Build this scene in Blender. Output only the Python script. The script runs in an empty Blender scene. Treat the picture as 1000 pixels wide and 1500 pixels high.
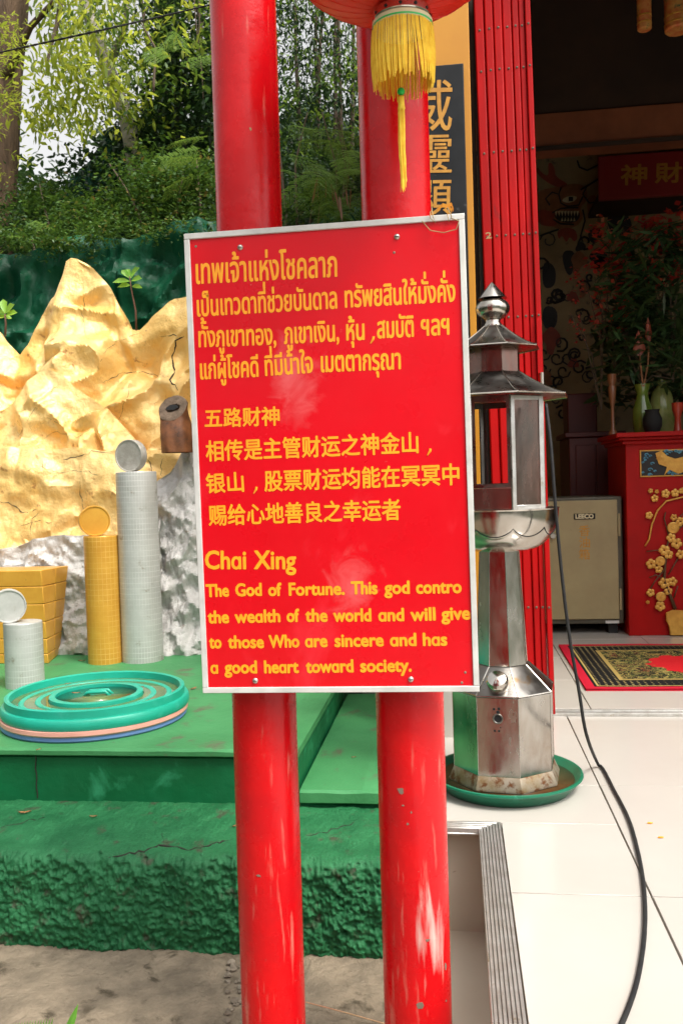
import bpy, math, random
import numpy as np
from mathutils import Vector, noise, geometry
from mathutils.bvhtree import BVHTree
R = math.radians
sc = bpy.context.scene
COL = sc.collection
random.seed(7); np.random.seed(7)

# ---------------------------------------------------------------- camera
FPX, PIT, YAW, ROL, EYE = 1300.0, R(1.9), R(7.35), R(1.77), 1.1
fw = Vector((-math.sin(YAW)*math.cos(PIT), math.cos(YAW)*math.cos(PIT), -math.sin(PIT)))
rt = Vector((math.cos(YAW), math.sin(YAW), 0)); up = rt.cross(fw)
cr = rt*math.cos(ROL) - up*math.sin(ROL); cu = rt*math.sin(ROL) + up*math.cos(ROL)
cam = bpy.data.objects.new('camera', bpy.data.cameras.new('camera')); COL.objects.link(cam)
from mathutils import Matrix
cam.matrix_world = Matrix(((cr.x, cu.x, -fw.x, 0), (cr.y, cu.y, -fw.y, 0), (cr.z, cu.z, -fw.z, EYE), (0, 0, 0, 1)))
cam.data.sensor_fit = 'VERTICAL'; cam.data.sensor_height = 24; cam.data.lens = 24*FPX/1500
cam.data.clip_end = 2000; cam.data.clip_start = .05
cam.data.dof.use_dof = True; cam.data.dof.focus_distance = 2.2; cam.data.dof.aperture_fstop = 10
sc.camera = cam
def ray(x, y): return cr*((x-500)/FPX) + cu*((750-y)/FPX) + fw
def PY(x, y, Y): d = ray(x, y); return Vector((0, 0, EYE)) + d*(Y/d.y)
def PZ(x, y, Z): d = ray(x, y); return Vector((0, 0, EYE)) + d*((Z-EYE)/d.z)

# ---------------------------------------------------------------- light
SUN_EL, SUN_AZ = R(58), R(128)      # azimuth clockwise from +Y: the sun stands behind the camera on the right
w = bpy.data.worlds.new('World'); sc.world = w; w.use_nodes = True
nt = w.node_tree; bg = nt.nodes['Background']
sky = nt.nodes.new('ShaderNodeTexSky'); sky.sky_type = 'NISHITA'; sky.sun_disc = False
sky.sun_elevation = SUN_EL; sky.sun_rotation = SUN_AZ
sky.air_density = 1.0; sky.dust_density = 6.0; sky.ozone_density = .6
hs = nt.nodes.new('ShaderNodeHueSaturation'); hs.inputs['Saturation'].default_value = .03
nt.links.new(sky.outputs[0], hs.inputs['Color']); nt.links.new(hs.outputs[0], bg.inputs[0])
bg.inputs[1].default_value = .15
sl = bpy.data.lights.new('sun', 'SUN'); sl.energy = 1.35; sl.angle = R(12); sl.color = (1, .93, .82)
so = bpy.data.objects.new('sun', sl); COL.objects.link(so)
sd = Vector((math.sin(SUN_AZ)*math.cos(SUN_EL), math.cos(SUN_AZ)*math.cos(SUN_EL), math.sin(SUN_EL)))
so.rotation_euler = sd.to_track_quat('Z', 'Y').to_euler()
vs = sc.view_settings; vs.view_transform = 'Standard'; vs.look = 'None'; vs.gamma = 1; vs.use_curve_mapping = False
vs.exposure = 1.02

# ---------------------------------------------------------------- helpers
def L(nt, a, b): nt.links.new(a, b)
def M(name, col, col2=None, vs=6, rough=.5, metal=0, bump=0, bs=40, bd=.01, coat=0, spec=.5,
      dirt=None, ds=8, dt=.62, dw=.08, det=4, rvar=0, stretch=None, hook=None, alpha=None):
    m = bpy.data.materials.new(name); m.use_nodes = True; n = m.node_tree; p = n.nodes['Principled BSDF']
    p.inputs['Roughness'].default_value = rough; p.inputs['Metallic'].default_value = metal
    p.inputs['Coat Weight'].default_value = coat; p.inputs['Coat Roughness'].default_value = .12
    p.inputs['Specular IOR Level'].default_value = spec
    tc = n.nodes.new('ShaderNodeTexCoord'); mp = n.nodes.new('ShaderNodeMapping'); L(n, tc.outputs['Object'], mp.inputs[0])
    if stretch: mp.inputs['Scale'].default_value = stretch
    out = None
    def noi(s, d=det, dist=0):
        t = n.nodes.new('ShaderNodeTexNoise'); t.inputs['Scale'].default_value = s; t.inputs['Detail'].default_value = d
        t.inputs['Roughness'].default_value = .62; t.inputs['Distortion'].default_value = dist
        L(n, mp.outputs[0], t.inputs['Vector']); return t
    def ramp(src, a, b):
        r = n.nodes.new('ShaderNodeMapRange'); r.inputs['From Min'].default_value = a; r.inputs['From Max'].default_value = b
        L(n, src, r.inputs['Value']); return r.outputs[0]
    def mix(f, a, b):
        x = n.nodes.new('ShaderNodeMix'); x.data_type = 'RGBA'; L(n, f, x.inputs[0])
        for v, s in ((a, x.inputs[6]), (b, x.inputs[7])):
            if isinstance(v, tuple): s.default_value = (*v[:3], 1)
            else: L(n, v, s)
        return x.outputs[2]
    if col2 is not None: out = mix(ramp(noi(vs).outputs[0], .36, .64), col, col2)
    if dirt is not None: out = mix(ramp(noi(ds, 7, .3).outputs[0], dt, dt+dw), out if out is not None else tuple(col), dirt)
    if hook: out = hook(n, tc, mp, noi, ramp, mix, out if out is not None else tuple(col), p)
    if out is not None and not isinstance(out, tuple): L(n, out, p.inputs['Base Color'])
    else: p.inputs['Base Color'].default_value = (*col, 1)
    if rvar:
        r = n.nodes.new('ShaderNodeMapRange'); r.inputs['To Min'].default_value = max(.02, rough-rvar); r.inputs['To Max'].default_value = min(1, rough+rvar)
        r.inputs['From Min'].default_value = .35; r.inputs['From Max'].default_value = .65
        L(n, noi(vs*2.3).outputs[0], r.inputs['Value']); L(n, r.outputs[0], p.inputs['Roughness'])
    if bump:
        b = n.nodes.new('ShaderNodeBump'); b.inputs['Strength'].default_value = bump; b.inputs['Distance'].default_value = bd
        L(n, noi(bs, 6).outputs[0], b.inputs['Height']); L(n, b.outputs[0], p.inputs['Normal'])
        if not p.inputs['Coat Normal'].is_linked and coat: L(n, b.outputs[0], p.inputs['Coat Normal'])
    return m

def leafmat(name, c1, c2, trans=.5, rough=.45, c3=None):
    m = bpy.data.materials.new(name); m.use_nodes = True; n = m.node_tree; p = n.nodes['Principled BSDF']
    g = n.nodes.new('ShaderNodeNewGeometry'); cr_ = n.nodes.new('ShaderNodeValToRGB')
    e = cr_.color_ramp.elements; e[0].color = (*c1, 1); e[1].color = (*c2, 1)
    if c3: k = e.new(.93); k.color = (*c2, 1); e[-1].color = (*c3, 1)
    L(n, g.outputs['Random Per Island'], cr_.inputs[0]); L(n, cr_.outputs[0], p.inputs['Base Color'])
    p.inputs['Roughness'].default_value = rough
    t = n.nodes.new('ShaderNodeBsdfTranslucent'); hs = n.nodes.new('ShaderNodeHueSaturation')
    hs.inputs['Value'].default_value = 1.9; hs.inputs['Hue'].default_value = .47
    L(n, cr_.outputs[0], hs.inputs['Color']); L(n, hs.outputs[0], t.inputs[0])
    mx = n.nodes.new('ShaderNodeMixShader'); mx.inputs[0].default_value = trans
    L(n, p.outputs[0], mx.inputs[1]); L(n, t.outputs[0], mx.inputs[2])
    L(n, mx.outputs[0], n.nodes['Material Output'].inputs[0]); return m

def props(o, label=None, cat=None, group=None, kind=None):
    if label: o['label'] = label
    if cat: o['category'] = cat
    if group: o['group'] = group
    if kind: o['kind'] = kind
    return o
def thing(name, label, cat, loc=(0, 0, 0), group=None, rot=0):
    o = bpy.data.objects.new(name, None); COL.objects.link(o); o.location = loc; o.rotation_euler = (0, 0, rot)
    o.empty_display_size = .05
    return props(o, label, cat, group)
def root_loc(p):
    v = Vector((0, 0, 0))
    while p is not None: v += Vector(p.location); p = p.parent
    return v
class B:
    """collects world-space geometry, then links it as one mesh object"""
    def __init__(s): s.v = []; s.f = []
    def add(s, V, F): k = len(s.v); s.v += [tuple(x) for x in V]; s.f += [tuple(i+k for i in f) for f in F]; return s
    def box(s, x0, x1, y0, y1, z0, z1):
        V = [(x, y, z) for x in (x0, x1) for y in (y0, y1) for z in (z0, z1)]
        return s.add(V, [(0, 1, 3, 2), (4, 6, 7, 5), (0, 4, 5, 1), (2, 3, 7, 6), (0, 2, 6, 4), (1, 5, 7, 3)])
    def hexa(s, bot, top):     # two quads of four points, counter-clockwise seen from above
        return s.add(list(bot)+list(top), [(3, 2, 1, 0), (4, 5, 6, 7), (0, 1, 5, 4), (1, 2, 6, 5), (2, 3, 7, 6), (3, 0, 4, 7)])
    def tube(s, path, r, seg=8, cap=True):
        P = [Vector(p) for p in path]; n = len(P); rs = r if isinstance(r, (list, tuple)) else [r]*n
        V = []; a = None
        for i, p in enumerate(P):
            t = (P[min(i+1, n-1)]-P[max(i-1, 0)]).normalized()
            if a is None: a = t.orthogonal().normalized()
            a = (a - t*a.dot(t)).normalized(); b = t.cross(a)
            V += [p + (a*math.cos(6.28318*j/seg) + b*math.sin(6.28318*j/seg))*rs[i] for j in range(seg)]
        F = [(i*seg+j, i*seg+(j+1) % seg, (i+1)*seg+(j+1) % seg, (i+1)*seg+j) for i in range(n-1) for j in range(seg)]
        if cap: F += [tuple(range(seg-1, -1, -1)), tuple((n-1)*seg+j for j in range(seg))]
        return s.add(V, F)
    def lathe(s, prof, c, seg=48, ph=0, axis=None, mod=None):
        c = Vector(c); V = []; n = len(prof)
        for r, z in prof:
            for j in range(seg):
                a = ph + 2*math.pi*j/seg; rr = r*(mod(a, z) if mod else 1)
                q = Vector((rr*math.cos(a), rr*math.sin(a), z))
                if axis is not None: q = axis @ q
                V.append(c+q)
        F = [(i*seg+j, i*seg+(j+1) % seg, (i+1)*seg+(j+1) % seg, (i+1)*seg+j) for i in range(n-1) for j in range(seg)]
        if prof[0][0] > 1e-5: F.append(tuple(range(seg-1, -1, -1)))
        if prof[-1][0] > 1e-5: F.append(tuple((n-1)*seg+j for j in range(seg)))
        return s.add(V, F)
    def poly(s, pts, nrm, th):    # flat outline given thickness along nrm
        n = len(pts); nrm = Vector(nrm)*th; P = [Vector(p) for p in pts]
        tri = geometry.tessellate_polygon([P])
        F = [tuple(t) for t in tri] + [tuple(i+n for i in reversed(t)) for t in tri]
        F += [(i, (i+1) % n, (i+1) % n+n, i+n) for i in range(n)]
        return s.add(P+[p+nrm for p in P], F)
    def out(s, name, mat, parent=None, smooth=False, bevel=0, seg=2, loc=None, **k):
        o0 = root_loc(parent) if parent is not None else Vector(loc or (0, 0, 0))
        l = Vector(loc) if loc is not None else o0
        me = bpy.data.meshes.new(name); me.from_pydata([tuple(Vector(v)-l) for v in s.v], [], s.f); me.validate()
        import bmesh
        bm = bmesh.new(); bm.from_mesh(me); bmesh.ops.recalc_face_normals(bm, faces=bm.faces); bm.to_mesh(me); bm.free()
        if mat: me.materials.append(mat)
        if smooth:
            me.shade_smooth()
            if smooth is not True: me.set_sharp_from_angle(angle=R(smooth))
        o = bpy.data.objects.new(name, me); COL.objects.link(o)
        if parent is not None: o.parent = parent; o.location = l-o0
        else: o.location = l
        if bevel:
            b = o.modifiers.new('bevel', 'BEVEL'); b.width = bevel; b.segments = seg; b.limit_method = 'ANGLE'; b.angle_limit = R(40)
            me.shade_smooth(); me.set_sharp_from_angle(angle=R(35))
        return props(o, **k)
def rep(o, loc, parent=None, rot=None, scale=None):
    c = o.copy(); COL.objects.link(c); c.parent = parent; c.location = loc
    if rot is not None: c.rotation_euler = rot
    if scale is not None: c.scale = scale
    return c
def fbm(p, o=4): return noise.fractal(p, .9, 2.1, o)
def lerp(a, b, t): return a+(b-a)*t
def interp(x, X, Y): return float(np.interp(x, X, Y))

# ---------------------------------------------------------------- colours
def pillar_hook(wear):
    def h(n, tc, mp, noi, ramp, mix, base, p):
        # chalky scuffs: streaks stretched down the pipe, and (right pillar) one rubbed white patch
        g = n.nodes.new('ShaderNodeTexNoise'); g.inputs['Scale'].default_value = 60; g.inputs['Detail'].default_value = 6
        m2 = n.nodes.new('ShaderNodeMapping'); m2.inputs['Scale'].default_value = (1, 1, .12); L(n, tc.outputs['Object'], m2.inputs[0]); L(n, m2.outputs[0], g.inputs['Vector'])
        s2 = n.nodes.new('ShaderNodeSeparateXYZ'); L(n, tc.outputs['Object'], s2.inputs[0])
        low = n.nodes.new('ShaderNodeMapRange'); L(n, s2.outputs[2], low.inputs[0]); low.inputs[1].default_value = .95; low.inputs[2].default_value = .2
        low.inputs[3].default_value = -.04; low.inputs[4].default_value = .06
        a = n.nodes.new('ShaderNodeMath'); a.operation = 'ADD'; L(n, g.outputs[0], a.inputs[0]); L(n, low.outputs[0], a.inputs[1])
        c = mix(ramp(a.outputs[0], .62, .80), base, (.60, .16, .12))
        sp = noi(240, 3); c = mix(ramp(sp.outputs[0], .72, .78), c, (.75, .42, .35))
        if wear:
            d = n.nodes.new('ShaderNodeVectorMath'); d.operation = 'SUBTRACT'; L(n, tc.outputs['Object'], d.inputs[0]); d.inputs[1].default_value = wear
            d2 = n.nodes.new('ShaderNodeVectorMath'); d2.operation = 'MULTIPLY'; L(n, d.outputs[0], d2.inputs[0]); d2.inputs[1].default_value = (26, 26, 11)
            ln = n.nodes.new('ShaderNodeVectorMath'); ln.operation = 'LENGTH'; L(n, d2.outputs[0], ln.inputs[0])
            q = n.nodes.new('ShaderNodeMath'); q.operation = 'MULTIPLY_ADD'; L(n, g.outputs[0], q.inputs[0]); q.inputs[1].default_value = -3.8; L(n, ln.outputs['Value'], q.inputs[2])
            c = mix(ramp(q.outputs[0], -.95, -2.2), c, (.58, .42, .37))
        return c
    return h
RED = (.62, .003, .006)
m_pl = M('red_pillar_paint', RED, (.50, .004, .008), vs=5, rough=.27, spec=.32, bump=.4, bs=22, bd=.004, rvar=.08, hook=pillar_hook(None))
m_pr = M('red_pillar_paint_worn', RED, (.50, .004, .008), vs=5, rough=.27, spec=.32, bump=.4, bs=22, bd=.004, rvar=.08, hook=pillar_hook((.035, -.07, .40)))
def sign_hook(n, tc, mp, noi, ramp, mix, base, p):
    c = mix(ramp(noi(2.2, 5, 1.5).outputs[0], .60, .82), base, (.72, .03, .045))
    # painted pale reflections, partly a dusty smear worn beside the third and fourth lines
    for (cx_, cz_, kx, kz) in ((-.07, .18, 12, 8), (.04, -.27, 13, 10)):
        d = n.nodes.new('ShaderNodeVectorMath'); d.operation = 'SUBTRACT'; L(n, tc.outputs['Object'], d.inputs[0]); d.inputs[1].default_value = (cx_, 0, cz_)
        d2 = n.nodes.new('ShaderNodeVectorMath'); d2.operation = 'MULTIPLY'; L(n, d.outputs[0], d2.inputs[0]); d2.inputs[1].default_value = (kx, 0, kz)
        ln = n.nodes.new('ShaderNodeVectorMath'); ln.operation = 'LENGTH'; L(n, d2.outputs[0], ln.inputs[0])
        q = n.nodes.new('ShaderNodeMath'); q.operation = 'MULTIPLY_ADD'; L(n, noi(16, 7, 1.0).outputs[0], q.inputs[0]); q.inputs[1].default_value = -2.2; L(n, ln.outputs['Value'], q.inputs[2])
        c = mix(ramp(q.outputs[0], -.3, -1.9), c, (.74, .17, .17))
    sx = n.nodes.new('ShaderNodeSeparateXYZ'); L(n, tc.outputs['Object'], sx.inputs[0])
    lo = n.nodes.new('ShaderNodeMapRange'); L(n, sx.outputs[2], lo.inputs[0]); lo.inputs[1].default_value = -.42; lo.inputs[2].default_value = -.51; lo.inputs[4].default_value = .03
    a = n.nodes.new('ShaderNodeMath'); a.operation = 'ADD'; L(n, noi(45, 6).outputs[0], a.inputs[0]); L(n, lo.outputs[0], a.inputs[1])
    c = mix(ramp(a.outputs[0], .70, .80), c, (.7, .3, .24))
    return c
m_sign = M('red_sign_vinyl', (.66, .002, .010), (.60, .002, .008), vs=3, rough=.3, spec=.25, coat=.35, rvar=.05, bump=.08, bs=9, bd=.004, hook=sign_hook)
m_letter = M('yellow_lettering', (.93, .38, .012), (.88, .32, .01), vs=30, rough=.45)
m_alu = M('sign_frame_white', (.62, .61, .58), (.5, .49, .46), vs=12, rough=.4, bump=.1, bs=60, bd=.001)
m_steel = M('stainless_steel', (.56, .53, .48), (.42, .38, .33), vs=6, rough=.2, metal=1, rvar=.08, bump=.10, bs=9, bd=.006, stretch=(1, 1, .4),
            dirt=(.26, .18, .12), ds=9, dt=.52, dw=.3)
m_steelroof = M('dull_steel', (.24, .23, .215), (.15, .13, .11), vs=6, rough=.33, metal=1, rvar=.1, bump=.15, bs=18, bd=.004, dirt=(.2, .13, .07), ds=9, dt=.6)
m_pane = M('reddish_reflection_panel', (.26, .16, .13), (.17, .14, .12), vs=9, rough=.2, metal=.9, rvar=.1, bump=.1, bs=12, bd=.004, stretch=(1, 1, .3), dirt=(.30, .08, .06), ds=4, dt=.5, dw=.25)  # dark reddish reflections painted into the panel metal
m_rust = M('rusty_skirt', (.26, .18, .09), (.36, .31, .24), vs=18, rough=.5, metal=.5, dirt=(.16, .06, .02), ds=25, dt=.5, dw=.1)
m_dark = M('black_void', (.006, .006, .006), rough=.8)
m_goldrock = M('gold_rock_paint', (.90, .63, .26), (.84, .52, .15), vs=2.5, rough=.35, metal=.2, rvar=.08, bump=.7, bs=10, bd=.028, det=6,
               dirt=(.42, .20, .06), ds=13, dt=.61, dw=.09)
m_goldcol = None
m_goldpaint = M('gold_block_paint', (.68, .36, .05), (.6, .29, .035), vs=8, rough=.35, metal=.25, bump=.25, bs=30, bd=.003, dirt=(.3, .14, .03), ds=40, dt=.68)
m_silver = M('silver_rock_paint', (.58, .56, .53), (.44, .425, .40), vs=9, rough=.5, metal=.05, bump=.8, bs=24, bd=.018, det=6, dirt=(.36, .31, .25), ds=16, dt=.63, dw=.08)
def grid_hook(ringh, nang, line):
    # small glazed mosaic squares: pale joints at every course and around the column
    def h(n, tc, mp, noi, ramp, mix, base, p):
        s = n.nodes.new('ShaderNodeSeparateXYZ'); L(n, tc.outputs['Object'], s.inputs[0])
        def mt(op, a, b=None):
            q = n.nodes.new('ShaderNodeMath'); q.operation = op
            for i, v in enumerate((a, b)):
                if v is None: continue
                if isinstance(v, (int, float)): q.inputs[i].default_value = v
                else: L(n, v, q.inputs[i])
            return q.outputs[0]
        a = mt('FRACT', mt('MULTIPLY', mt('ARCTAN2', s.outputs[1], s.outputs[0]), nang/6.28318)); z = mt('FRACT', mt('DIVIDE', s.outputs[2], ringh))
        wob = mt('MULTIPLY', noi(5, 2).outputs[0], .35)
        e1 = mt('ABSOLUTE', mt('SUBTRACT', a, .5)); e2 = mt('ABSOLUTE', mt('SUBTRACT', z, .5)); mx = mt('MAXIMUM', mt('MULTIPLY', e1, 1.0), e2)
        c = mix(ramp(mt('MULTIPLY', mx, mt('ADD', wob, .82)), .445, .49), base, line)
        return c
    return h
m_silvercol = M('silver_column_paint', (.52, .52, .49), (.43, .43, .40), vs=7, rough=.45, metal=.3, bump=.4, bs=60, bd=.003, dirt=(.3, .27, .22), ds=14, dt=.62, hook=grid_hook(.0285, 44, (.64, .64, .61)))
m_goldcol = M('gold_column_paint', (.68, .36, .05), (.6, .29, .035), vs=8, rough=.32, metal=.25, bump=.25, bs=30, bd=.003, dirt=(.3, .14, .03), ds=40, dt=.7, hook=grid_hook(.0285, 26, (.74, .46, .12)))
m_silvercoin = M('silver_disc_paint', (.50, .50, .47), (.40, .40, .37), vs=9, rough=.5, metal=.25, bump=.3, bs=50, bd=.003, dirt=(.3, .27, .2), ds=10, dt=.6)
m_coin = M('weathered_silver_paint', (.45, .43, .38), (.3, .28, .24), vs=14, rough=.6, metal=.1, bump=.5, bs=50, bd=.004, dirt=(.62, .6, .55), ds=12, dt=.58)
m_green = M('green_paint_shaded_face', (.006, .12, .042), (.004, .095, .03), vs=5, rough=.45, spec=.25, bump=.35, bs=35, bd=.006, rvar=.1,
            dirt=(.03, .24, .11), ds=6, dt=.58, dw=.15)  # darker copy of the platform green: shade on upright faces put into colour
m_greentop = M('green_paint_lit_scuffed', (.055, .235, .085), (.04, .19, .065), vs=3.5, rough=.55, spec=.3, bump=.5, bs=30, bd=.006, dirt=(.09, .11, .06), ds=6.5, dt=.585, dw=.10)  # lighter copy for tops: light from above put into colour, plus scuffs
m_greenrough = M('green_paint_rough', (.022, .155, .055), (.009, .10, .033), vs=8, rough=.55, spec=.3, bump=.8, bs=90, bd=.008, dirt=(.05, .065, .035), ds=14, dt=.58, dw=.10)
m_greenrock = M('green_rock_paint', (.003, .055, .025), (.006, .085, .038), vs=3, rough=.42, spec=.22, bump=.5, bs=9, bd=.03, dirt=(.010, .11, .055), ds=4, dt=.6, dw=.15)
m_ground = M('weathered_concrete', (.27, .215, .15), (.15, .12, .085), vs=7, rough=.88, spec=.25, bump=.9, bs=45, bd=.014, dirt=(.07, .055, .035), ds=9, dt=.57, dw=.10)
m_tile = M('cream_floor_tile', (.47, .44, .395), (.45, .415, .37), vs=1.5, rough=.16, rvar=.06, bump=.02, bs=3, bd=.004, dirt=(.36, .29, .20), ds=22, dt=.69, dw=.08)
m_grout = M('brown_grout', (.22, .15, .08), (.12, .08, .04), vs=20, rough=.9)
m_beige = M('beige_riser', (.64, .55, .44), (.60, .51, .40), vs=3, rough=.4, dirt=(.25, .17, .1), ds=40, dt=.72, dw=.05)
m_nosing = M('ribbed_aluminium', (.72, .71, .68), (.55, .53, .49), vs=20, rough=.35, metal=.8, bump=.1, bs=80, bd=.001, dirt=(.35, .27, .15), ds=18, dt=.64)
m_yellow = M('yellow_wall_paint', (.52, .225, .008), (.46, .185, .006), vs=2.5, rough=.5, bump=.15, bs=50, bd=.002)
m_plaque = M('black_plaque', (.008, .009, .010), (.014, .015, .017), vs=9, rough=.5, spec=.2, dirt=(.09, .09, .09), ds=14, dt=.64)
m_goldtext = M('gold_leaf_letters', (.52, .25, .035), (.40, .18, .022), vs=30, rough=.4, metal=.2)
m_gate = M('red_gate_paint', (.42, .002, .003), (.30, .002, .003), vs=6, rough=.5, spec=.18, bump=.2, bs=40, bd=.002, dirt=(.2, .01, .01), ds=14, dt=.63, stretch=(1, 1, .3))
m_beam = M('brown_beam', (.24, .075, .028), (.17, .05, .018), vs=3, rough=.7)
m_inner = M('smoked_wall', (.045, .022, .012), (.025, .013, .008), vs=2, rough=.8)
m_mural = M('cream_mural_ground', (.34, .26, .13), (.22, .165, .08), vs=2.5, rough=.7, dirt=(.08, .06, .04), ds=6, dt=.6)
m_mred = M('mural_red', (.30, .05, .02), (.2, .03, .015), vs=8, rough=.6)
m_mblack = M('mural_black', (.012, .01, .01), rough=.6)
m_mbrown = M('mural_brown', (.28, .12, .045), (.20, .08, .025), vs=20, rough=.6)
m_cream = M('mural_cream', (.55, .48, .3), rough=.6)
m_altar = M('altar_red_lacquer', (.40, .004, .003), (.32, .003, .002), vs=5, rough=.45, spec=.2)
m_altargold = M('altar_gold_relief', (.75, .42, .08), (.6, .3, .05), vs=20, rough=.4, metal=.3, bump=.3, bs=60, bd=.003)
m_blue = M('blue_wave_paint', (.05, .22, .36), (.12, .38, .5), vs=20, rough=.5)
m_safe = M('safe_grey_green_paint', (.33, .27, .135), (.28, .22, .11), vs=4, rough=.45, bump=.1, bs=80, bd=.001, dirt=(.2, .15, .08), ds=22, dt=.68)
m_safef = M('safe_dark_frame', (.10, .09, .06), (.07, .06, .04), vs=6, rough=.5)
m_rubber = M('black_rubber', (.014, .014, .015), (.022, .022, .021), vs=30, rough=.6, spec=.25, bump=.1, bs=90, bd=.001)
m_lidg = M('green_plastic', (.012, .36, .25), (.010, .30, .20), vs=4, rough=.38, dirt=(.06, .42, .32), ds=7, dt=.58, dw=.2)
m_lidp = M('pink_plastic', (.68, .34, .27), (.6, .28, .22), vs=6, rough=.45)
m_lidb = M('blue_plastic', (.12, .22, .45), (.1, .18, .38), vs=6, rough=.45)
m_tray = M('dark_green_plastic', (.006, .15, .08), (.005, .12, .06), vs=5, rough=.38, dirt=(.05, .26, .17), ds=12, dt=.62)
m_water = M('murky_water', (.07, .13, .06), (.12, .17, .05), vs=9, rough=.04, dirt=(.20, .10, .03), ds=14, dt=.6)
m_oil = M('rusty_water', (.07, .03, .012), (.12, .055, .02), vs=12, rough=.06, dirt=(.25, .04, .02), ds=30, dt=.68)
m_lantern = M('red_lantern_cloth', (.72, .02, .006), (.62, .012, .005), vs=5, rough=.4, bump=.25, bs=160, bd=.001, dirt=(.5, .2, .12), ds=5, dt=.68)
m_chrome = M('lantern_ring_metal', (.6, .58, .52), rough=.15, metal=1)
m_band = M('lantern_band', (.68, .58, .34), rough=.6)
m_greenbead = M('green_bead', (.0, .42, .05), rough=.3)
m_fringe = M('yellow_fringe', (.92, .64, .05), (.80, .48, .02), vs=60, rough=.7)
m_pot = M('brown_stump', (.24, .085, .028), (.11, .04, .015), vs=14, rough=.6, bump=.6, bs=30, bd=.006, dirt=(.07, .03, .015), ds=14, dt=.6)
m_wood = M('weathered_end_grain', (.22, .15, .10), (.12, .08, .05), vs=25, rough=.8, bump=.8, bs=60, bd=.01)
m_crack = M('crack_shadow', (.02, .016, .012), rough=.9)
m_bark = M('brown_bark', (.15, .09, .05), (.07, .042, .024), vs=14, rough=.9, bump=1, bs=24, bd=.05, stretch=(1, 1, .18))
m_barkgrey = M('pale_bark', (.40, .36, .30), (.22, .20, .15), vs=8, rough=.9, bump=.8, bs=25, bd=.03)
m_twig = M('twig_bark', (.10, .07, .045), rough=.9)
m_stone = M('grey_stone', (.24, .20, .15), (.13, .10, .07), vs=15, rough=.85, bump=.7, bs=40, bd=.01)
m_dryleaf = M('dry_leaf', (.32, .12, .04), (.2, .08, .03), vs=30, rough=.7)
m_stem = M('plant_stem', (.16, .07, .04), rough=.6)
m_wire = M('wire', (.35, .25, .12), rough=.5, metal=.5)
m_soil = M('hill_soil', (.05, .06, .03), (.03, .04, .02), vs=1.5, rough=.95)
m_screw = M('screw_metal', (.5, .47, .42), rough=.4, metal=.9)
m_chip = M('bare_chip', (.20, .14, .10), rough=.8)
l_bright = leafmat('leaf_bright', (.10, .16, .014), (.24, .30, .035), .6)
l_mid = leafmat('leaf_mid', (.03, .085, .010), (.10, .18, .025), .45)
l_dark = leafmat('leaf_dark', (.008, .028, .008), (.022, .06, .014), .2)
l_frond = leafmat('leaf_frond', (.08, .19, .035), (.15, .28, .06), .35)
l_young = leafmat('leaf_young', (.12, .34, .04), (.2, .45, .06), .4)
l_pod = leafmat('seed_pod', (.12, .05, .02), (.22, .11, .05), .2)
l_bush = leafmat('leaf_bush', (.014, .05, .008), (.06, .14, .018), .3, c3=(.18, .14, .03))

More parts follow.
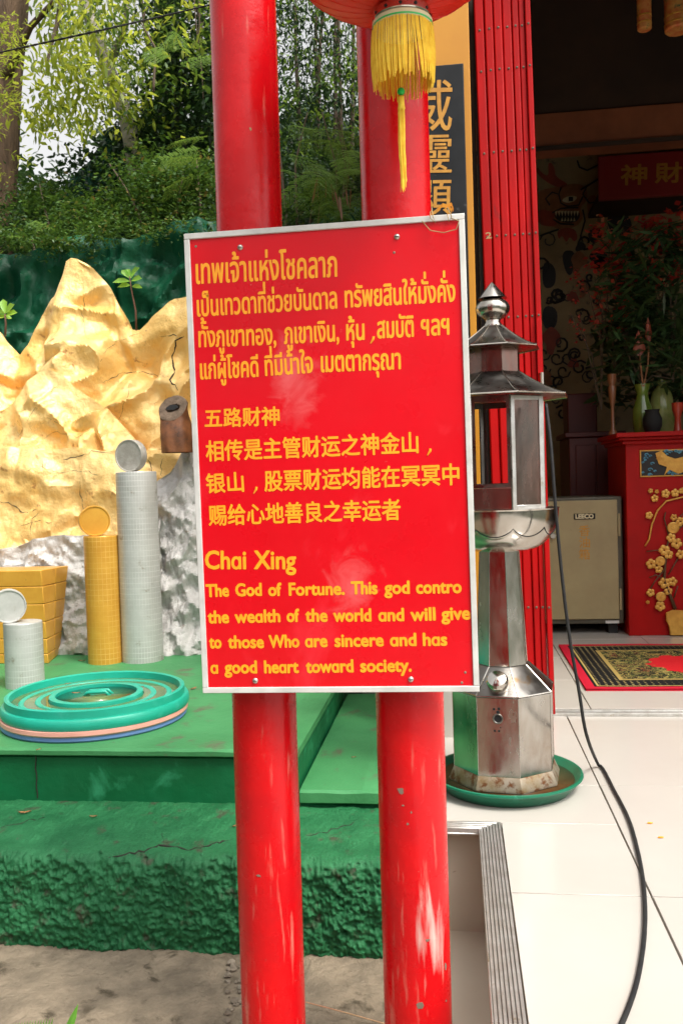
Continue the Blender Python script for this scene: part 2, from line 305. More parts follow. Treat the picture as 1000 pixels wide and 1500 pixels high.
# ---------------------------------------------------------------- lettering: outlines of the built-in font, filled by winding number
LINES = [  # (text, x0, baseline0, x1, baseline1, height, script) measured on the board
 ("เทพเจ้าแห่งโชคลาภ", 287.3, 416.3, 494, 405.5, 30, 't'),
 ("เป็นเทวดาที่ช่วยบันดาล", 289, 464, 494, 452, 25, 't'), ("ทรัพยสินให้มั่งคั่ง", 505, 451, 667, 442, 25, 't'),
 ("ทั้งภูเขาทอง,", 291, 509, 405, 505, 24.5, 't'), ("ภูเขาเงิน,", 416, 504, 497, 500, 24.5, 't'), ("หุ้น", 507, 499, 534, 498, 24, 't'),
 (",", 543, 499, 547, 499, 24, 't'), ("สมบัติ", 552, 496, 606, 493.5, 24.5, 't'), ("ฯลฯ", 616, 492.5, 658, 490.5, 24, 't'),
 ("แก่ผู้โชคดี", 293.5, 556, 379, 552, 24, 't'), ("ที่มีน้ำใจ", 388.5, 551, 459, 546, 24, 't'), ("เมตตากรุณา", 470, 545.5, 587, 541, 24, 't'),
 ("五路财神", 300, 627, 410, 623.5, 29, 'c'), ("相传是主管财运之神金山", 302, 676.5, 613, 664, 32, 'c'), (",", 625, 663, 631, 663, 30, 'c'),
 ("银山", 302.5, 723.5, 358, 720.5, 31, 'c'), (",", 371, 719, 377, 719, 30, 'c'), ("股票财运均能在冥冥中", 387.5, 720.5, 673, 710.5, 32, 'c'),
 ("赐给心地善良之幸运者", 306, 770.5, 587, 762, 32, 'c'),
 ("Chɑi", 300.5, 834, 361, 834, 28.5, 'l'), ("Xing", 372, 834, 434, 834, 28.5, 'l'),
 ("The", 302, 875, 336, 874, 20, 'l'), ("God", 345, 874, 384, 873, 20, 'l'), ("of", 393, 873.5, 413, 873, 20, 'l'), ("Fortune.", 423, 873, 505, 871.5, 20, 'l'),
 ("This", 514, 871, 553, 870.5, 20, 'l'), ("god", 562.5, 870.5, 600, 870, 20, 'l'), ("contro", 609, 870, 676, 869, 20, 'l'),
 ("the", 304.5, 913.5, 336, 913, 20, 'l'), ("weɑlth", 344, 913, 411, 911.5, 20, 'l'), ("of", 420, 911.5, 439, 911, 20, 'l'), ("the", 447, 911, 480, 911, 20, 'l'),
 ("world", 488, 911, 544, 910.5, 20, 'l'), ("ɑnd", 554, 910.5, 592, 910, 20, 'l'), ("will", 601, 910, 638, 909, 20, 'l'), ("give", 646, 909, 689, 907.5, 20, 'l'),
 ("to", 306.5, 950, 325, 950, 20, 'l'), ("those", 334, 950, 387, 949.5, 20, 'l'), ("Who", 394, 949.5, 439, 948.5, 20, 'l'), ("ɑre", 447, 948.5, 480, 948, 20, 'l'),
 ("sincere", 490, 948, 562, 947, 20, 'l'), ("ɑnd", 571, 947, 610, 946.5, 20, 'l'), ("hɑs", 619, 946.5, 655, 946, 20, 'l'),
 ("ɑ", 308.5, 987, 320, 987, 20, 'l'), ("good", 329, 987, 377, 986.5, 20, 'l'), ("heɑrt", 387, 986.5, 438, 986, 20, 'l'), ("towɑrd", 448, 986, 518, 985, 20, 'l'),
 ("society.", 527.5, 985, 603, 984, 20, 'l')]
extra = "威靈顯神財香油箱LEECO2HEน龍天"
chars = sorted(set("".join(l[0] for l in LINES)+extra) - {' '})
tmp = []
for c in ['HH']+chars:
    pair = []
    for body in ((c,) if c == 'HH' else (c, 'H'+c+'H')):
        cv = bpy.data.curves.new('t', 'FONT'); cv.body = body; cv.size = 1; cv.resolution_u = 3; cv.fill_mode = 'NONE'
        o = bpy.data.objects.new('t', cv); COL.objects.link(o); pair.append(o)
    tmp.append((c, pair))
bpy.context.view_layer.update(); dg = bpy.context.evaluated_depsgraph_get()
GL = {}; hh = 0
def loops_of(me):
    adj = {}
    for e in me.edges:
        a, b = e.vertices; adj.setdefault(a, []).append(b); adj.setdefault(b, []).append(a)
    seen = set(); res = []
    for s in list(adj):
        if s in seen: continue
        lp = [s]; seen.add(s); cur = s
        while True:
            nx = [q for q in adj[cur] if q not in seen]
            if not nx: break
            cur = nx[0]; seen.add(cur); lp.append(cur)
        if len(lp) > 2: res.append([(me.vertices[i].co.x, me.vertices[i].co.y) for i in lp])
    return res
for c, pair in tmp:
    mes = []
    for o in pair:
        e = o.evaluated_get(dg); me = e.to_mesh()
        if len(mes) == 0 and c != 'HH':
            lps = loops_of(me)
            # edges are stored in drawing order, so the first edge of each loop fixes its direction
            V = []; E = []; 
            for lp in lps:
                k = len(V); V += lp; E += [(k+i, k+(i+1) % len(lp)) for i in range(len(lp))]
            vo, eo, fo, *_ = geometry.delaunay_2d_cdt([Vector(v) for v in V], E, [], 0, 1e-6) if V else ([], [], [])
            keep = []
            for f in fo:
                cx = sum(vo[i].x for i in f)/len(f); cy = sum(vo[i].y for i in f)/len(f); wn = 0
                for lp in lps:
                    for i in range(len(lp)):
                        (x0, y0), (x1, y1) = lp[i], lp[(i+1) % len(lp)]
                        if (y0 <= cy) != (y1 <= cy):
                            xx = x0+(cy-y0)/(y1-y0)*(x1-x0)
                            if xx > cx: wn += 1 if y1 > y0 else -1
                if wn: keep.append(tuple(f))
            GL[c] = [[(v.x, v.y) for v in vo], keep, 0]
        mes.append(max(v.co.x for v in me.vertices)); e.to_mesh_clear()
    if c == 'HH': hh = mes[0]
    else: GL[c][2] = mes[1]-hh
_k = max(p[1] for p in GL['o'][0])/max(p[1] for p in GL['ɑ'][0]); GL['ɑ'] = [[(x*_k, y*_k) for x, y in GL['ɑ'][0]], GL['ɑ'][1], GL['ɑ'][2]*_k]
for c, pair in tmp:
    for o in pair: cv = o.data; bpy.data.objects.remove(o); bpy.data.curves.remove(cv)
UP, TONE = "ิีึืั็ํ", "่้๊๋์"
def layout(s):
    s = s.replace('ำ', 'ํา'); 
    s2 = ''
    for i, c in enumerate(s):       # the tone mark is written before the circle of the long am vowel: put the circle first
        if c in TONE and i+1 < len(s) and s[i+1] == 'ํ': s2 += 'ํ'+c
        elif c == 'ํ' and s2 and s2[-1] in TONE: pass
        else: s2 += c
    V = []; F = []; x = 0; raised = False
    for c in s2:
        if c == ' ': x += .28; continue
        if c not in GL: continue
        g = GL[c]; dy = .0
        if c in UP: raised = True
        elif c in TONE: dy = .185 if raised else 0
        elif c not in 'ุู': raised = False
        k = len(V); V += [(p[0]+x, p[1]+dy) for p in g[0]]; F += [tuple(i+k for i in f) for f in g[1]]
        x += g[2]
    return V, F
refh = {'t': max(p[1] for p in GL['น'][0]), 'l': max(p[1] for p in GL['H'][0]), 'c': max(p[1] for p in GL['神'][0])-min(p[1] for p in GL['神'][0])}
refb = {'t': 0, 'l': 0, 'c': min(p[1] for p in GL['神'][0])}
def letters(b, s, p0, p1, hgt, kind, bold, nrm=(0, -1, 0), th=.0006):
    """adds the word so its baseline runs p0-p1 (world) and its capitals are hgt tall; stacked shifted copies make it bold"""
    V, F = layout(s); p0 = Vector(p0); p1 = Vector(p1); nrm = Vector(nrm)
    X0 = min(v[0] for v in V); X1 = max(v[0] for v in V); d = (p1-p0); wd = d.length; d.normalize()
    upv = nrm.cross(d)*-1 if False else d.cross(-nrm)*-1
    upv = (-nrm).cross(d)*-1
    if upv.z < 0: upv = -upv
    sx = (wd-2*bold)/(X1-X0); sy = (hgt-2*bold)/refh[kind]; sx0 = bold
    if kind == 't' or kind == 'l': base = bold
    else: base = bold
    n8 = [(0, 0)]+[(math.cos(a)*bold, math.sin(a)*bold) for a in np.linspace(0, 2*math.pi, 11)[:-1]] if bold else [(0, 0)]
    for i, (ox, oy) in enumerate(n8):
        b.add([p0 + d*((v[0]-X0)*sx+sx0+ox) + upv*((v[1]-refb[kind])*sy+base+oy) + nrm*(th+i*1.5e-5) for v in V], F)

# ---------------------------------------------------------------- ground, floor, steps
GZ = PY(450, 1402, 2.62).z                       # concrete ground in front of the green kerb
YC, YF, YS = 2.62, 3.02, 3.0
xg = PY(604, 1450, 2.6).x                        # right end of the concrete ground, behind the right pillar
NX0, NX1 = PZ(703, 1215, 0).x, PZ(733, 1205, 0).x
NY = PZ(733, 1205, 0).y
ground = B(); nx, ny = 150, 70
V = []; F = []
gx0 = -2.6
for j in range(ny+1):
    for i in range(nx+1):
        x = lerp(gx0, xg, i/nx); y = lerp(1.55, YC+.12, j/ny)
        z = GZ + .012*fbm(Vector((x*3, y*3, 0))) + .005*noise.noise(Vector((x*22, y*22, 4)))
        d = abs(x-(-.52+.05*noise.noise(Vector((y*6, 1, 1))))); 
        z -= .03*math.exp(-(d/.03)**2)*max(0, noise.noise(Vector((x*9, y*9, 2)))+.5)
        V.append((x, y, z))
F = [(j*(nx+1)+i, j*(nx+1)+i+1, (j+1)*(nx+1)+i+1, (j+1)*(nx+1)+i) for j in range(ny) for i in range(nx)]
ground.add(V, F).out('ground', m_ground, kind='structure', smooth=True)
B().add([(-900, -900, GZ-.95), (900, -900, GZ-.95), (900, 900, GZ-.95), (-900, 900, GZ-.95)], [(0, 1, 2, 3)]).out('terrain', m_soil, kind='structure')
B().box(-2.6, xg-.01, -6, 1.55, GZ-.93, GZ-.004).out('path', m_ground, kind='structure')
B().box(-6, -2.6, -6, 9, GZ-.94, GZ-.03).out('verge', m_soil, kind='structure')
# rough green kerb: cross-section swept along x, displaced
zt_b = PY(200, 1176, YF).z; zt_f = PY(200, 1250, YC+.06).z
sec = [(YF+.06, zt_b+.002), (YF-.02, zt_b)]
for k in range(26): t = k/25; sec.append((lerp(YF-.03, YC+.075, t), lerp(zt_b, zt_f+.012, t)))
for k in range(1, 8): a = k/8*math.pi/2; sec.append((YC+.075-.065*math.sin(a), zt_f+.012-.032*(1-math.cos(a))))
for k in range(66): t = k/65; sec.append((YC+.01-.015*math.sin(t*3), lerp(zt_f-.022, GZ-.03, t)))
NXK = 820; kx0, kx1 = -2.6, xg
V = []
for i in range(NXK+1):
    x = lerp(kx0, kx1, i/NXK)
    for q, (y, z) in enumerate(sec):
        face = min(1, max(0, (q-20)/9))
        p = Vector((x, y*1.0, z))
        a = .0022+.0088*face
        n1 = .7*noise.noise(p*26)+.9*noise.noise(p*58)+.7*(1-2*abs(noise.noise(p*74)))-.4; n2 = noise.noise(p*7)+.6*noise.noise(p*15)
        dd = a*n1 + (.004+.012*face)*n2 + .004*(1-face)*max(0, noise.noise(p*28))
        V.append((x, y-dd*face-.0, z+dd*(1-face)**1.5))
m = len(sec); F = [(i*m+q, i*m+q+1, (i+1)*m+q+1, (i+1)*m+q) for i in range(NXK) for q in range(m-1)]
kerb = thing('green_kerb', 'rough lumpy green painted kerb along the brown concrete ground', 'kerb', (-.8, YC, GZ))
kerb_o = B().add(V, F).out('kerb_body', m_greenrough, kerb, smooth=True)
BV = {}
def bvh(o):
    if o.name not in BV:
        me = o.data; off = root_loc(o); BV[o.name] = BVHTree.FromPolygons([v.co+off for v in me.vertices], [p.vertices for p in me.polygons])
    return BV[o.name]
def hit(o, px, py):
    h = bvh(o).ray_cast(Vector((0, 0, EYE)), ray(px, py).normalized())
    return h[0]
def crack(o, parent, pix, r=.0022, jit=2.2, step=6):
    """an open crack: dark ribbon laid into the surface along a wandering line"""
    pts = []
    for (a, b) in zip(pix[:-1], pix[1:]):
        n = max(1, int(math.hypot(b[0]-a[0], b[1]-a[1])/step))
        for k in range(n):
            q = hit(o, lerp(a[0], b[0], k/n)+random.uniform(-jit, jit), lerp(a[1], b[1], k/n)+random.uniform(-jit, jit))
            if q: pts.append(q)
    if len(pts) > 2:
        rr = [r*random.uniform(.35, 1.25)*min(1, .3+.35*min(i, len(pts)-1-i)) for i in range(len(pts))]
        B().tube(pts, rr, 5).out('crack', m_crack, parent)
crack(kerb_o, kerb, [(160, 1258), (205, 1248), (240, 1238), (275, 1246), (345, 1228)], .0035)
crack(kerb_o, kerb, [(240, 1238), (238, 1222), (250, 1214)], .0018)
crack(kerb_o, kerb, [(0, 1213), (28, 1206), (50, 1200), (75, 1196)], .003)
crack(kerb_o, kerb, [(72, 1200), (78, 1188)], .0015)
crack(kerb_o, kerb, [(448, 1224), (480, 1219), (530, 1200)], .0018)

# platform with a thin lip, right end stepping down to a lower slab
zp = PY(200, 1096, YF).z; zl = PY(200, 1107, YF).z
xr = PY(437, 1100, YF).x; PBK = 5.2
plat = thing('green_platform', 'smooth green painted concrete platform carrying the coin columns and jar lids', 'platform', ((-2.6+xr)/2, YF, zt_b))
def slab(b, x0, x1, y0, y1, z0, z1, n=60, amp=.003):
    V = []; F = []
    for i in range(n+1):
        x = lerp(x0, x1, i/n); e = amp*noise.noise(Vector((x*14, y0, z1))); e2 = amp*noise.noise(Vector((x*11, y0+3, z1)))
        V += [(x, y1, z0), (x, y1, z1), (x, y0+.012+e, z1+e2*.3), (x, y0+e, z1-.008+e2), (x, y0+e, z0+.004), (x, y0+.004+e, z0)]
    F = [(i*6+k, i*6+(k+1) % 6, (i+1)*6+(k+1) % 6, (i+1)*6+k) for i in range(n) for k in range(6)]
    F += [tuple(range(6)), tuple(n*6+k for k in range(5, -1, -1))]
    return b.add(V, F)
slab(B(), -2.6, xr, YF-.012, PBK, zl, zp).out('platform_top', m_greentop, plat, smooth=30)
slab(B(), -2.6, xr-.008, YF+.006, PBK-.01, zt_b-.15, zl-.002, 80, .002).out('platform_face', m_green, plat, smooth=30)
jx = PY(53, 1140, YF).x
B().tube([(jx+.002*math.sin(k*1.7), YF+.004, lerp(zl, zt_b+.01, k/9)) for k in range(10)], .0022, 5).out('joint', m_crack, plat)
B().tube([(xr-.06+.01*math.sin(k), YF-.012+.004*k, zp-.001) for k in range(6)], .002, 5).out('crack', m_crack, plat)
zs = PY(500, 1159, YF-.02).z; zs2 = PY(500, 1178, YF-.02).z
sideslab = thing('green_slab', 'lower green slab behind the two red pillars, right of the platform', 'slab', ((xr+xg)/2, YF, zs2))
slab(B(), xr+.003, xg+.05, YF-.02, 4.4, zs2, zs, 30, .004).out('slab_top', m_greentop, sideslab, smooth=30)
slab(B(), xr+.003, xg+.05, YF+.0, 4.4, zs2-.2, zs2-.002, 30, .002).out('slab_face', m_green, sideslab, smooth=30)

# tiled floor: every tile a slab, joints open over dark grout
floor = thing('floor', None, None, (0, 0, 0)); floor['kind'] = 'structure'
jX = PZ(832, 1054, 0).x
TX = [jX+.9*k for k in range(0, 4)]
yj = [PZ(870, 1150.5, 0).y, PZ(870, 1311, 0).y]; tw = yj[0]-yj[1]
TYo = [yj[1]+tw*k for k in range(-6, 2)]
YT = PZ(812, 1049, 0).y                          # threshold
FXL = xg+.056
def tile(x0, x1, y0, y1, z1=0.0):
    g = .0018
    gx = .0026
    o = B().box(x0+gx, x1-gx, y0+g, y1-g, z1-.02, z1+random.uniform(-.0004, .0004)).out('tile', m_tile, floor, bevel=.0012, seg=1, loc=((x0+x1)/2, (y0+y1)/2, z1))
    return o
ys = TYo+[YT]
for a, b in zip(ys[:-1], ys[1:]):
    # column of tiles nearest the notch, cut by the opening
    if b <= NY+1e-6: tile(NX1, TX[0], a, b)
    elif a < NY < b:
        tile(NX1, TX[0], a, NY) if NY-a > .02 else None
        tile(FXL, TX[0], NY+.0, b)
    else: tile(FXL, TX[0], a, b)
    for x0, x1 in zip(TX[:-1], TX[1:]): tile(x0, x1, a, b)
B().box(FXL, TX[-1], NY+.055, YT, -.4, -.016).out('floor_bed', m_grout, floor)
B().box(NX1, TX[-1], TYo[0], NY-.001, -.4, -.017).out('floor_bed', m_grout, floor)
# interior tiles beyond the threshold
INX0, INX1, INY1 = PY(700, 1000, 4.2).x, 3.4, 8.6
xi = [INX0]+[jX+.12+.6*k for k in range(0, 6)]
yi = [YT+.085+.6*k for k in range(0, 8)]
for x0, x1 in zip(xi[:-1], xi[1:]):
    for y0, y1 in zip(yi[:-1], yi[1:]): tile(x0, x1, y0, y1, .012)
B().box(INX0, xi[-1], YT+.05, yi[-1], -.4, -.006).out('floor_bed', m_grout, floor)
# threshold rail
th = thing('threshold_rail', 'aluminium door track across the temple doorway at the foot of the red gate', 'threshold', (1.2, YT, 0))
B().box(INX0, 3.4, YT+.002, YT+.03, -.01, .014).out('rail', m_nosing, th, bevel=.002)
B().box(INX0, 3.4, YT+.034, YT+.045, -.01, .02).out('rail', m_nosing, th, bevel=.002)
B().box(INX0, 3.4, YT+.049, YT+.083, -.01, .010).out('track_bed', m_safef, th)
# recessed step with beige risers and ribbed nosing
pit = thing('recessed_step', 'beige sided recess edged with ribbed aluminium beside the right red pillar', 'step', (NX0-.2, NY, -.8))
pz = GZ-.02
B().box(xg-.02, NX0+.012, NY+.012, NY+.05, pz, -.012).out('riser', m_beige, pit)
B().box(xg-.02, NX0+.004, NY+.004, NY+.0118, -.05, -.012).out('riser_lip', m_beige, pit, bevel=.002)
B().box(NX0+.006, NX1-.002, TYo[0], NY+.011, pz, -.012).out('riser', m_beige, pit)
B().box(xg+.001, NX0+.02, TYo[0], NY+.02, pz-.05, pz).out('recess_floor', m_beige, pit)
B().box(xg-.015, xg+.0, TYo[0], NY+.0, pz-.04, GZ-.02).out('recess_side', m_ground, pit)
nb = B(); k = 7; wN = NX1-NX0
nb.add([(NX0, TYo[0], -.010), (NX1+.0, TYo[0], -.010), (NX1, NY, -.010), (NX0, NY-wN*.55, -.010)], [(0, 1, 2, 3)])
def rib(b, xa, xb, z0, z1):
    ya = NY-(NX1-xa)*.9+.0; yb = NY-(NX1-xb)*.9
    b.hexa([(xa, TYo[0], z0), (xb, TYo[0], z0), (xb, yb, z0), (xa, ya, z0)], [(xa, TYo[0], z1), (xb, TYo[0], z1), (xb, yb, z1), (xa, ya, z1)])
for q in range(k):
    xa = NX0+wN*(q+.04)/k; xb = NX0+wN*(q+.80)/k
    o_ = B(); rib(o_, xa, xb, -.012, .004); o_.out('rib', m_nosing, pit, bevel=.0008, seg=1)
rib(nb, NX0-.004, NX0-.001, -.03, .005); nb.out('nosing', m_nosing, pit)
b = B(); wy = NX1-NX0
for q in range(4):
    ya = NY-.9*wy*(1-(q+.06)/4)+.0; yb = NY-.9*wy*(1-(q+.84)/4)
    b.hexa([(xg-.02, ya, -.012), (NX1-(NY-ya)/.9-.001, ya, -.012), (NX1-(NY-yb)/.9-.001, yb, -.012), (xg-.02, yb, -.012)],
           [(xg-.02, ya, .004), (NX1-(NY-ya)/.9-.001, ya, .004), (NX1-(NY-yb)/.9-.001, yb, .004), (xg-.02, yb, .004)])
b.box(xg-.02, NX0-.006, NY-.9*wy, NY+.004, -.018, -.0125)
b.out('cross_nosing', m_nosing, pit, bevel=.0008, seg=1)

# ---------------------------------------------------------------- temple building
CY = PZ(660, 1080, 0).y                              # front plane of the yellow pier
cx0, cx1 = PY(588, 300, CY).x, PY(693, 300, CY).x
GY = YT-.03
CEIL = 4.9
temple = thing('temple_building', 'yellow walled temple with a dark doorway behind the red folding gate', 'building', (1.5, CY, 0))
B().box(cx0, cx1, CY, CY+.3, .26, CEIL).out('pier', m_yellow, temple, bevel=.003)
B().box(cx0-.05, cx1-.006, CY-.004, CY+.295, -.02, .258).out('plinth', m_tile, temple, bevel=.003)
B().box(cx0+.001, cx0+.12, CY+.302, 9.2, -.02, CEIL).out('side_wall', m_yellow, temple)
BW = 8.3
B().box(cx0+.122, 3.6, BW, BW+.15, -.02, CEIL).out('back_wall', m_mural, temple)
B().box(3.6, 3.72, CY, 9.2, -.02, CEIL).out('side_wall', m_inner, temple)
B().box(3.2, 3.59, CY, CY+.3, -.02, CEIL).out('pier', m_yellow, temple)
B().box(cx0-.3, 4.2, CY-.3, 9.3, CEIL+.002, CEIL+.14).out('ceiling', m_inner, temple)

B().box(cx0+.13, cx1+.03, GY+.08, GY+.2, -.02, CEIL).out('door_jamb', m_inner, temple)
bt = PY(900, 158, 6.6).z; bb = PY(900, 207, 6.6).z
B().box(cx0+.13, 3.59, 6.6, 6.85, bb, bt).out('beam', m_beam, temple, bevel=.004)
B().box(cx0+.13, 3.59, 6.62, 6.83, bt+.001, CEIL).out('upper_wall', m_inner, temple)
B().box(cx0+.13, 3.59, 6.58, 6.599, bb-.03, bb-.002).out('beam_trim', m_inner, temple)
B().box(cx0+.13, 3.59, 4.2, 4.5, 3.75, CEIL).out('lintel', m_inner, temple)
# black plaque on the pier
q0, q1 = PY(626, 97, CY-.03), PY(684, 330, CY-.03)
px0 = PY(568, 97, CY-.03).x
pla = thing('black_plaque', 'tall black wooden plaque with gold brush characters on the yellow pier', 'plaque', ((px0+q1.x)/2, CY-.02, .9))
zt = q0.z; zbm = zt-1.45
B().box(px0, PY(681, 200, CY-.03).x, CY-.03, CY-.002, zbm, zt).out('board', m_plaque, pla, bevel=.003)
for ch, yt, yb_ in (('威', 118, 192), ('靈', 196, 255), ('顯', 262, 316)):
    b = B(); p0 = PY(598, yb_, CY-.031); p1 = PY(661, yb_-1, CY-.031)
    letters(b, ch, p0, p1, PY(598, yt, CY-.031).z-p0.z, 'c', .0012); b.out('gold_character', m_goldtext, pla)
# folding gate
gate = thing('folding_gate', 'red steel folding gate pushed open against the yellow pier', 'gate', (.4, GY, 0))
ex = [693, 708, 721, 734, 748, 758, 767, 776]; ey = 0
gxs = [PY(e, 0, GY).x for e in ex]
shift = PY(776, 0, GY).x - PY(813, 1045, GY).x
def lean(x, z):       # the stack leans a touch, as in the photograph
    return x - shift*(1-z/3.2)
for i in range(7):
    xa, xb = gxs[i]+.0012, gxs[i+1]-.0012; dy = .012 if i in (0,) else (.004 if i % 2 else 0)
    if i == 6: dy = -.01
    b = B()
    zz0, zz1 = .02, 3.3
    pts = [(xa, dy+.03), (xa, dy), (lerp(xa, xb, .12), dy-.006), (lerp(xa, xb, .88), dy-.006), (xb, dy), (xb, dy+.03)]
    Vb = [(lean(x, zz0), GY+y, zz0) for x, y in pts]+[(lean(x, zz1), GY+y, zz1) for x, y in pts]
    b.add(Vb, [(k, k+1, k+7, k+6) for k in range(5)]+[(5, 0, 6, 11)]+[tuple(range(6)), tuple(range(11, 5, -1))])
    sl_ = b.out('slat', m_gate, gate, bevel=.0015, seg=1)
    b = B()
    for yy in (40, 101, 222, 345, 465, 590, 715, 890):
        z = PY(740, yy, GY).z; xc = lean((xa+xb)/2, z)
        b.lathe([(0, .004), (.004, .003), (.006, 0)], (xc, GY+dy-.006, z), 8, axis=Matrix.Rotation(R(90), 3, 'X'))
    b.out('rivets', m_safef, gate, kind='stuff')
# the gate reads as two leaves: a darker gap near the right, and lattice bars behind
B().box(gxs[0], gxs[-1]-.005, GY+.034, GY+.045, .05, 3.3).out('lattice_backing', m_dark, gate)
B().box(lean(gxs[-2], 1.6)+.0, lean(gxs[-1], 1.6)-.004, GY-.024, GY-.0165, 1.56, 1.80).out('latch_plate', m_gate, gate, bevel=.002)
b = B(); zz = PY(787, 560, GY).z; b.tube([(lean(gxs[-1], zz)-.01, GY-.03, zz-.05), (lean(gxs[-1], zz)-.01, GY-.03, zz+.04)], .008, 8)
b.tube([(lean(gxs[-1], zz)-.01, GY-.03, zz+.03), (lean(gxs[-1], zz)-.01, GY-.0, zz+.03)], .005, 8); b.out('handle', m_screw, gate)
b = B(); p0 = PY(711, 350, GY-.03); letters(b, '2', p0, PY(720, 349, GY-.03), .028, 'l', .0008); b.out('chalk_number', m_wire, gate)

# ---------------------------------------------------------------- pillars and the sign
PYY = 2.062
def pillar(l0, l1, r, mat, label):
    # axis from two photograph points, top and bottom
    a, c = PY(l0, 0, PYY), PY(l1, 1500, PYY); t = thing('red_pillar', label, 'pillar', (c.x, PYY, GZ))
    d = (a-c)/(a.z-c.z); P = lambda z: Vector((c.x+d.x*(z-c.z), PYY, z))
    b = B(); zs_ = np.linspace(GZ-.02, 2.7, 40)
    seg = 48; V = []
    for z in zs_:
        cc = P(z)
        for j in range(seg):
            an = 2*math.pi*j/seg; rr = r*(1+.004*noise.noise(Vector((math.cos(an)*2, math.sin(an)*2, z*3))))
            V.append((cc.x+rr*math.cos(an), cc.y+rr*math.sin(an), z))
    F = [(i*seg+j, i*seg+(j+1) % seg, (i+1)*seg+(j+1) % seg, (i+1)*seg+j) for i in range(len(zs_)-1) for j in range(seg)]
    b.add(V, F+[tuple(range(seg-1, -1, -1)), tuple((len(zs_)-1)*seg+j for j in range(seg))])
    o = b.out('pipe', mat, t, smooth=True)
    return t, P, o
pL, fL, oL = pillar(355.5, 401.5, .0765, m_pl, 'left of the two red pipe pillars carrying the red sign')
pR, fR, oR = pillar(571.5, 612.5, .0795, m_pr, 'right red pipe pillar with a rubbed white patch under the sign')
def chip(o, parent, px, py, sx, sy, mat=m_chip):
    h = bvh(o).ray_cast(Vector((0, 0, EYE)), ray(px, py).normalized())
    if not h[0]: return
    p, n = h[0], h[1]; t = Vector((0, 0, 1)).cross(n).normalized(); u = n.cross(t); pts = []
    for k in range(9):
        a = 2*math.pi*k/9; q = random.uniform(.6, 1.15); pts.append(p+t*math.cos(a)*sx*q+u*math.sin(a)*sy*q-n*.0009)
    B().poly(pts, n, .0016).out('paint_chip', mat, parent)
for a in ((587, 1158, .009, .009), (590, 1180, .004, .002), (602, 1190, .002, .003), (597, 1207, .003, .003)): chip(oR, pR, *a)
for a in ((614, 1473, .009, .011), (626, 1377, .006, .003), (652, 1416, .004, .010), (653, 1466, .003, .003)): chip(oR, pR, *a)
for a in ((379, 1283, .006, .003),): chip(oL, pL, *a)
chip(oL, pL, 367, 189, .003, .004, m_wire)

SY = 1.94
TLc, TRc, BRc, BLc = [PY(*q, SY) for q in ((267, 343), (681, 313.5), (700.5, 1012), (301, 1015.5))]
ctr = (TLc+TRc+BRc+BLc)/4
W_ = ((TRc-TLc).length+(BRc-BLc).length)/2; H_ = ((TLc-BLc).length+(TRc-BRc).length)/2
sign = thing('red_sign', 'red board with yellow Thai, Chinese and English writing screwed to the pillars', 'sign', ctr)
dx = ((TRc-TLc)+(BRc-BLc)).normalized(); dz = ((TLc-BLc)+(TRc-BRc)).normalized(); dz = (dz-dx*dz.dot(dx)).normalized()
def S(u, v, n=0): return ctr+dx*u+dz*v+Vector((0, -n, 0))
def sbox(b, u0, u1, v0, v1, n0, n1, mit=None):
    b.hexa([S(u0, v0, n0), S(u1, v0, n0), S(u1, v0, n1), S(u0, v0, n1)], [S(u0, v1, n0), S(u1, v1, n0), S(u1, v1, n1), S(u0, v1, n1)])
    return b
fwid = .0125
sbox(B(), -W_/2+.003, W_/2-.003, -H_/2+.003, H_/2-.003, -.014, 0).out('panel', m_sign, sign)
g = .0004
for (u0, u1, v0, v1) in ((-W_/2, W_/2, H_/2-fwid, H_/2), (-W_/2, W_/2, -H_/2, -H_/2+fwid), (-W_/2, -W_/2+fwid, -H_/2+fwid+g, H_/2-fwid-g), (W_/2-fwid, W_/2, -H_/2+fwid+g, H_/2-fwid-g)):
    sbox(B(), u0, u1, v0, v1, -.018, .005).out('frame_rail', m_alu, sign, bevel=.0012)
def on(px, py):
    d = ray(px, py); t = (SY)/d.y; return Vector((0, 0, EYE))+d*t
groups_ = [(0, 1), (1, 3), (3, 9), (9, 12), (12, 13), (13, 15), (15, 18), (18, 19), (19, 21), (21, 28), (28, 36), (36, 43), (43, 48)]
pxm = SY/FPX
for a, c in groups_:
    b = B()
    for s, x0, y0, x1, y1, h, kd in LINES[a:c]:
        if s == ',':
            p = on((x0+x1)/2, y0-2); b.tube([p+Vector((.003, -.0007, .006)), p+Vector((.002, -.0007, 0)), p+Vector((-.004, -.0007, -.009))], [.0028, .003, .0012], 6); continue
        letters(b, s, on(x0, y0), on(x1, y1), h*pxm, kd, {'t': .0011, 'c': .0010, 'l': .0014}[kd], th=.0004)
    b.out('lettering', m_letter, sign)
for (x, y) in ((352, 362.5), (581, 347), (374, 997), (601.5, 995)):
    p = on(x, y)
    o = B().lathe([(0, .0045), (.0035, .004), (.006, .002), (.0065, 0)], p+Vector((0, -.0005, 0)), 14, axis=Matrix.Rotation(R(90), 3, 'X')).out('screw', m_screw, sign, smooth=40)
    B().box(p.x-.0045, p.x+.0045, p.y-.0056, p.y-.0049, p.z-.0007, p.z+.0007).out('slot', m_dark, o)
for (x, y) in ((287, 361), (577, 370), (681, 985), (676, 1000)):
    p = on(x, y); B().lathe([(0, .001), (.0022, .0007), (.003, 0)], p+Vector((0, -.0002, 0)), 9, axis=Matrix.Rotation(R(90), 3, 'X')).out('rust_spot', m_chip, sign)
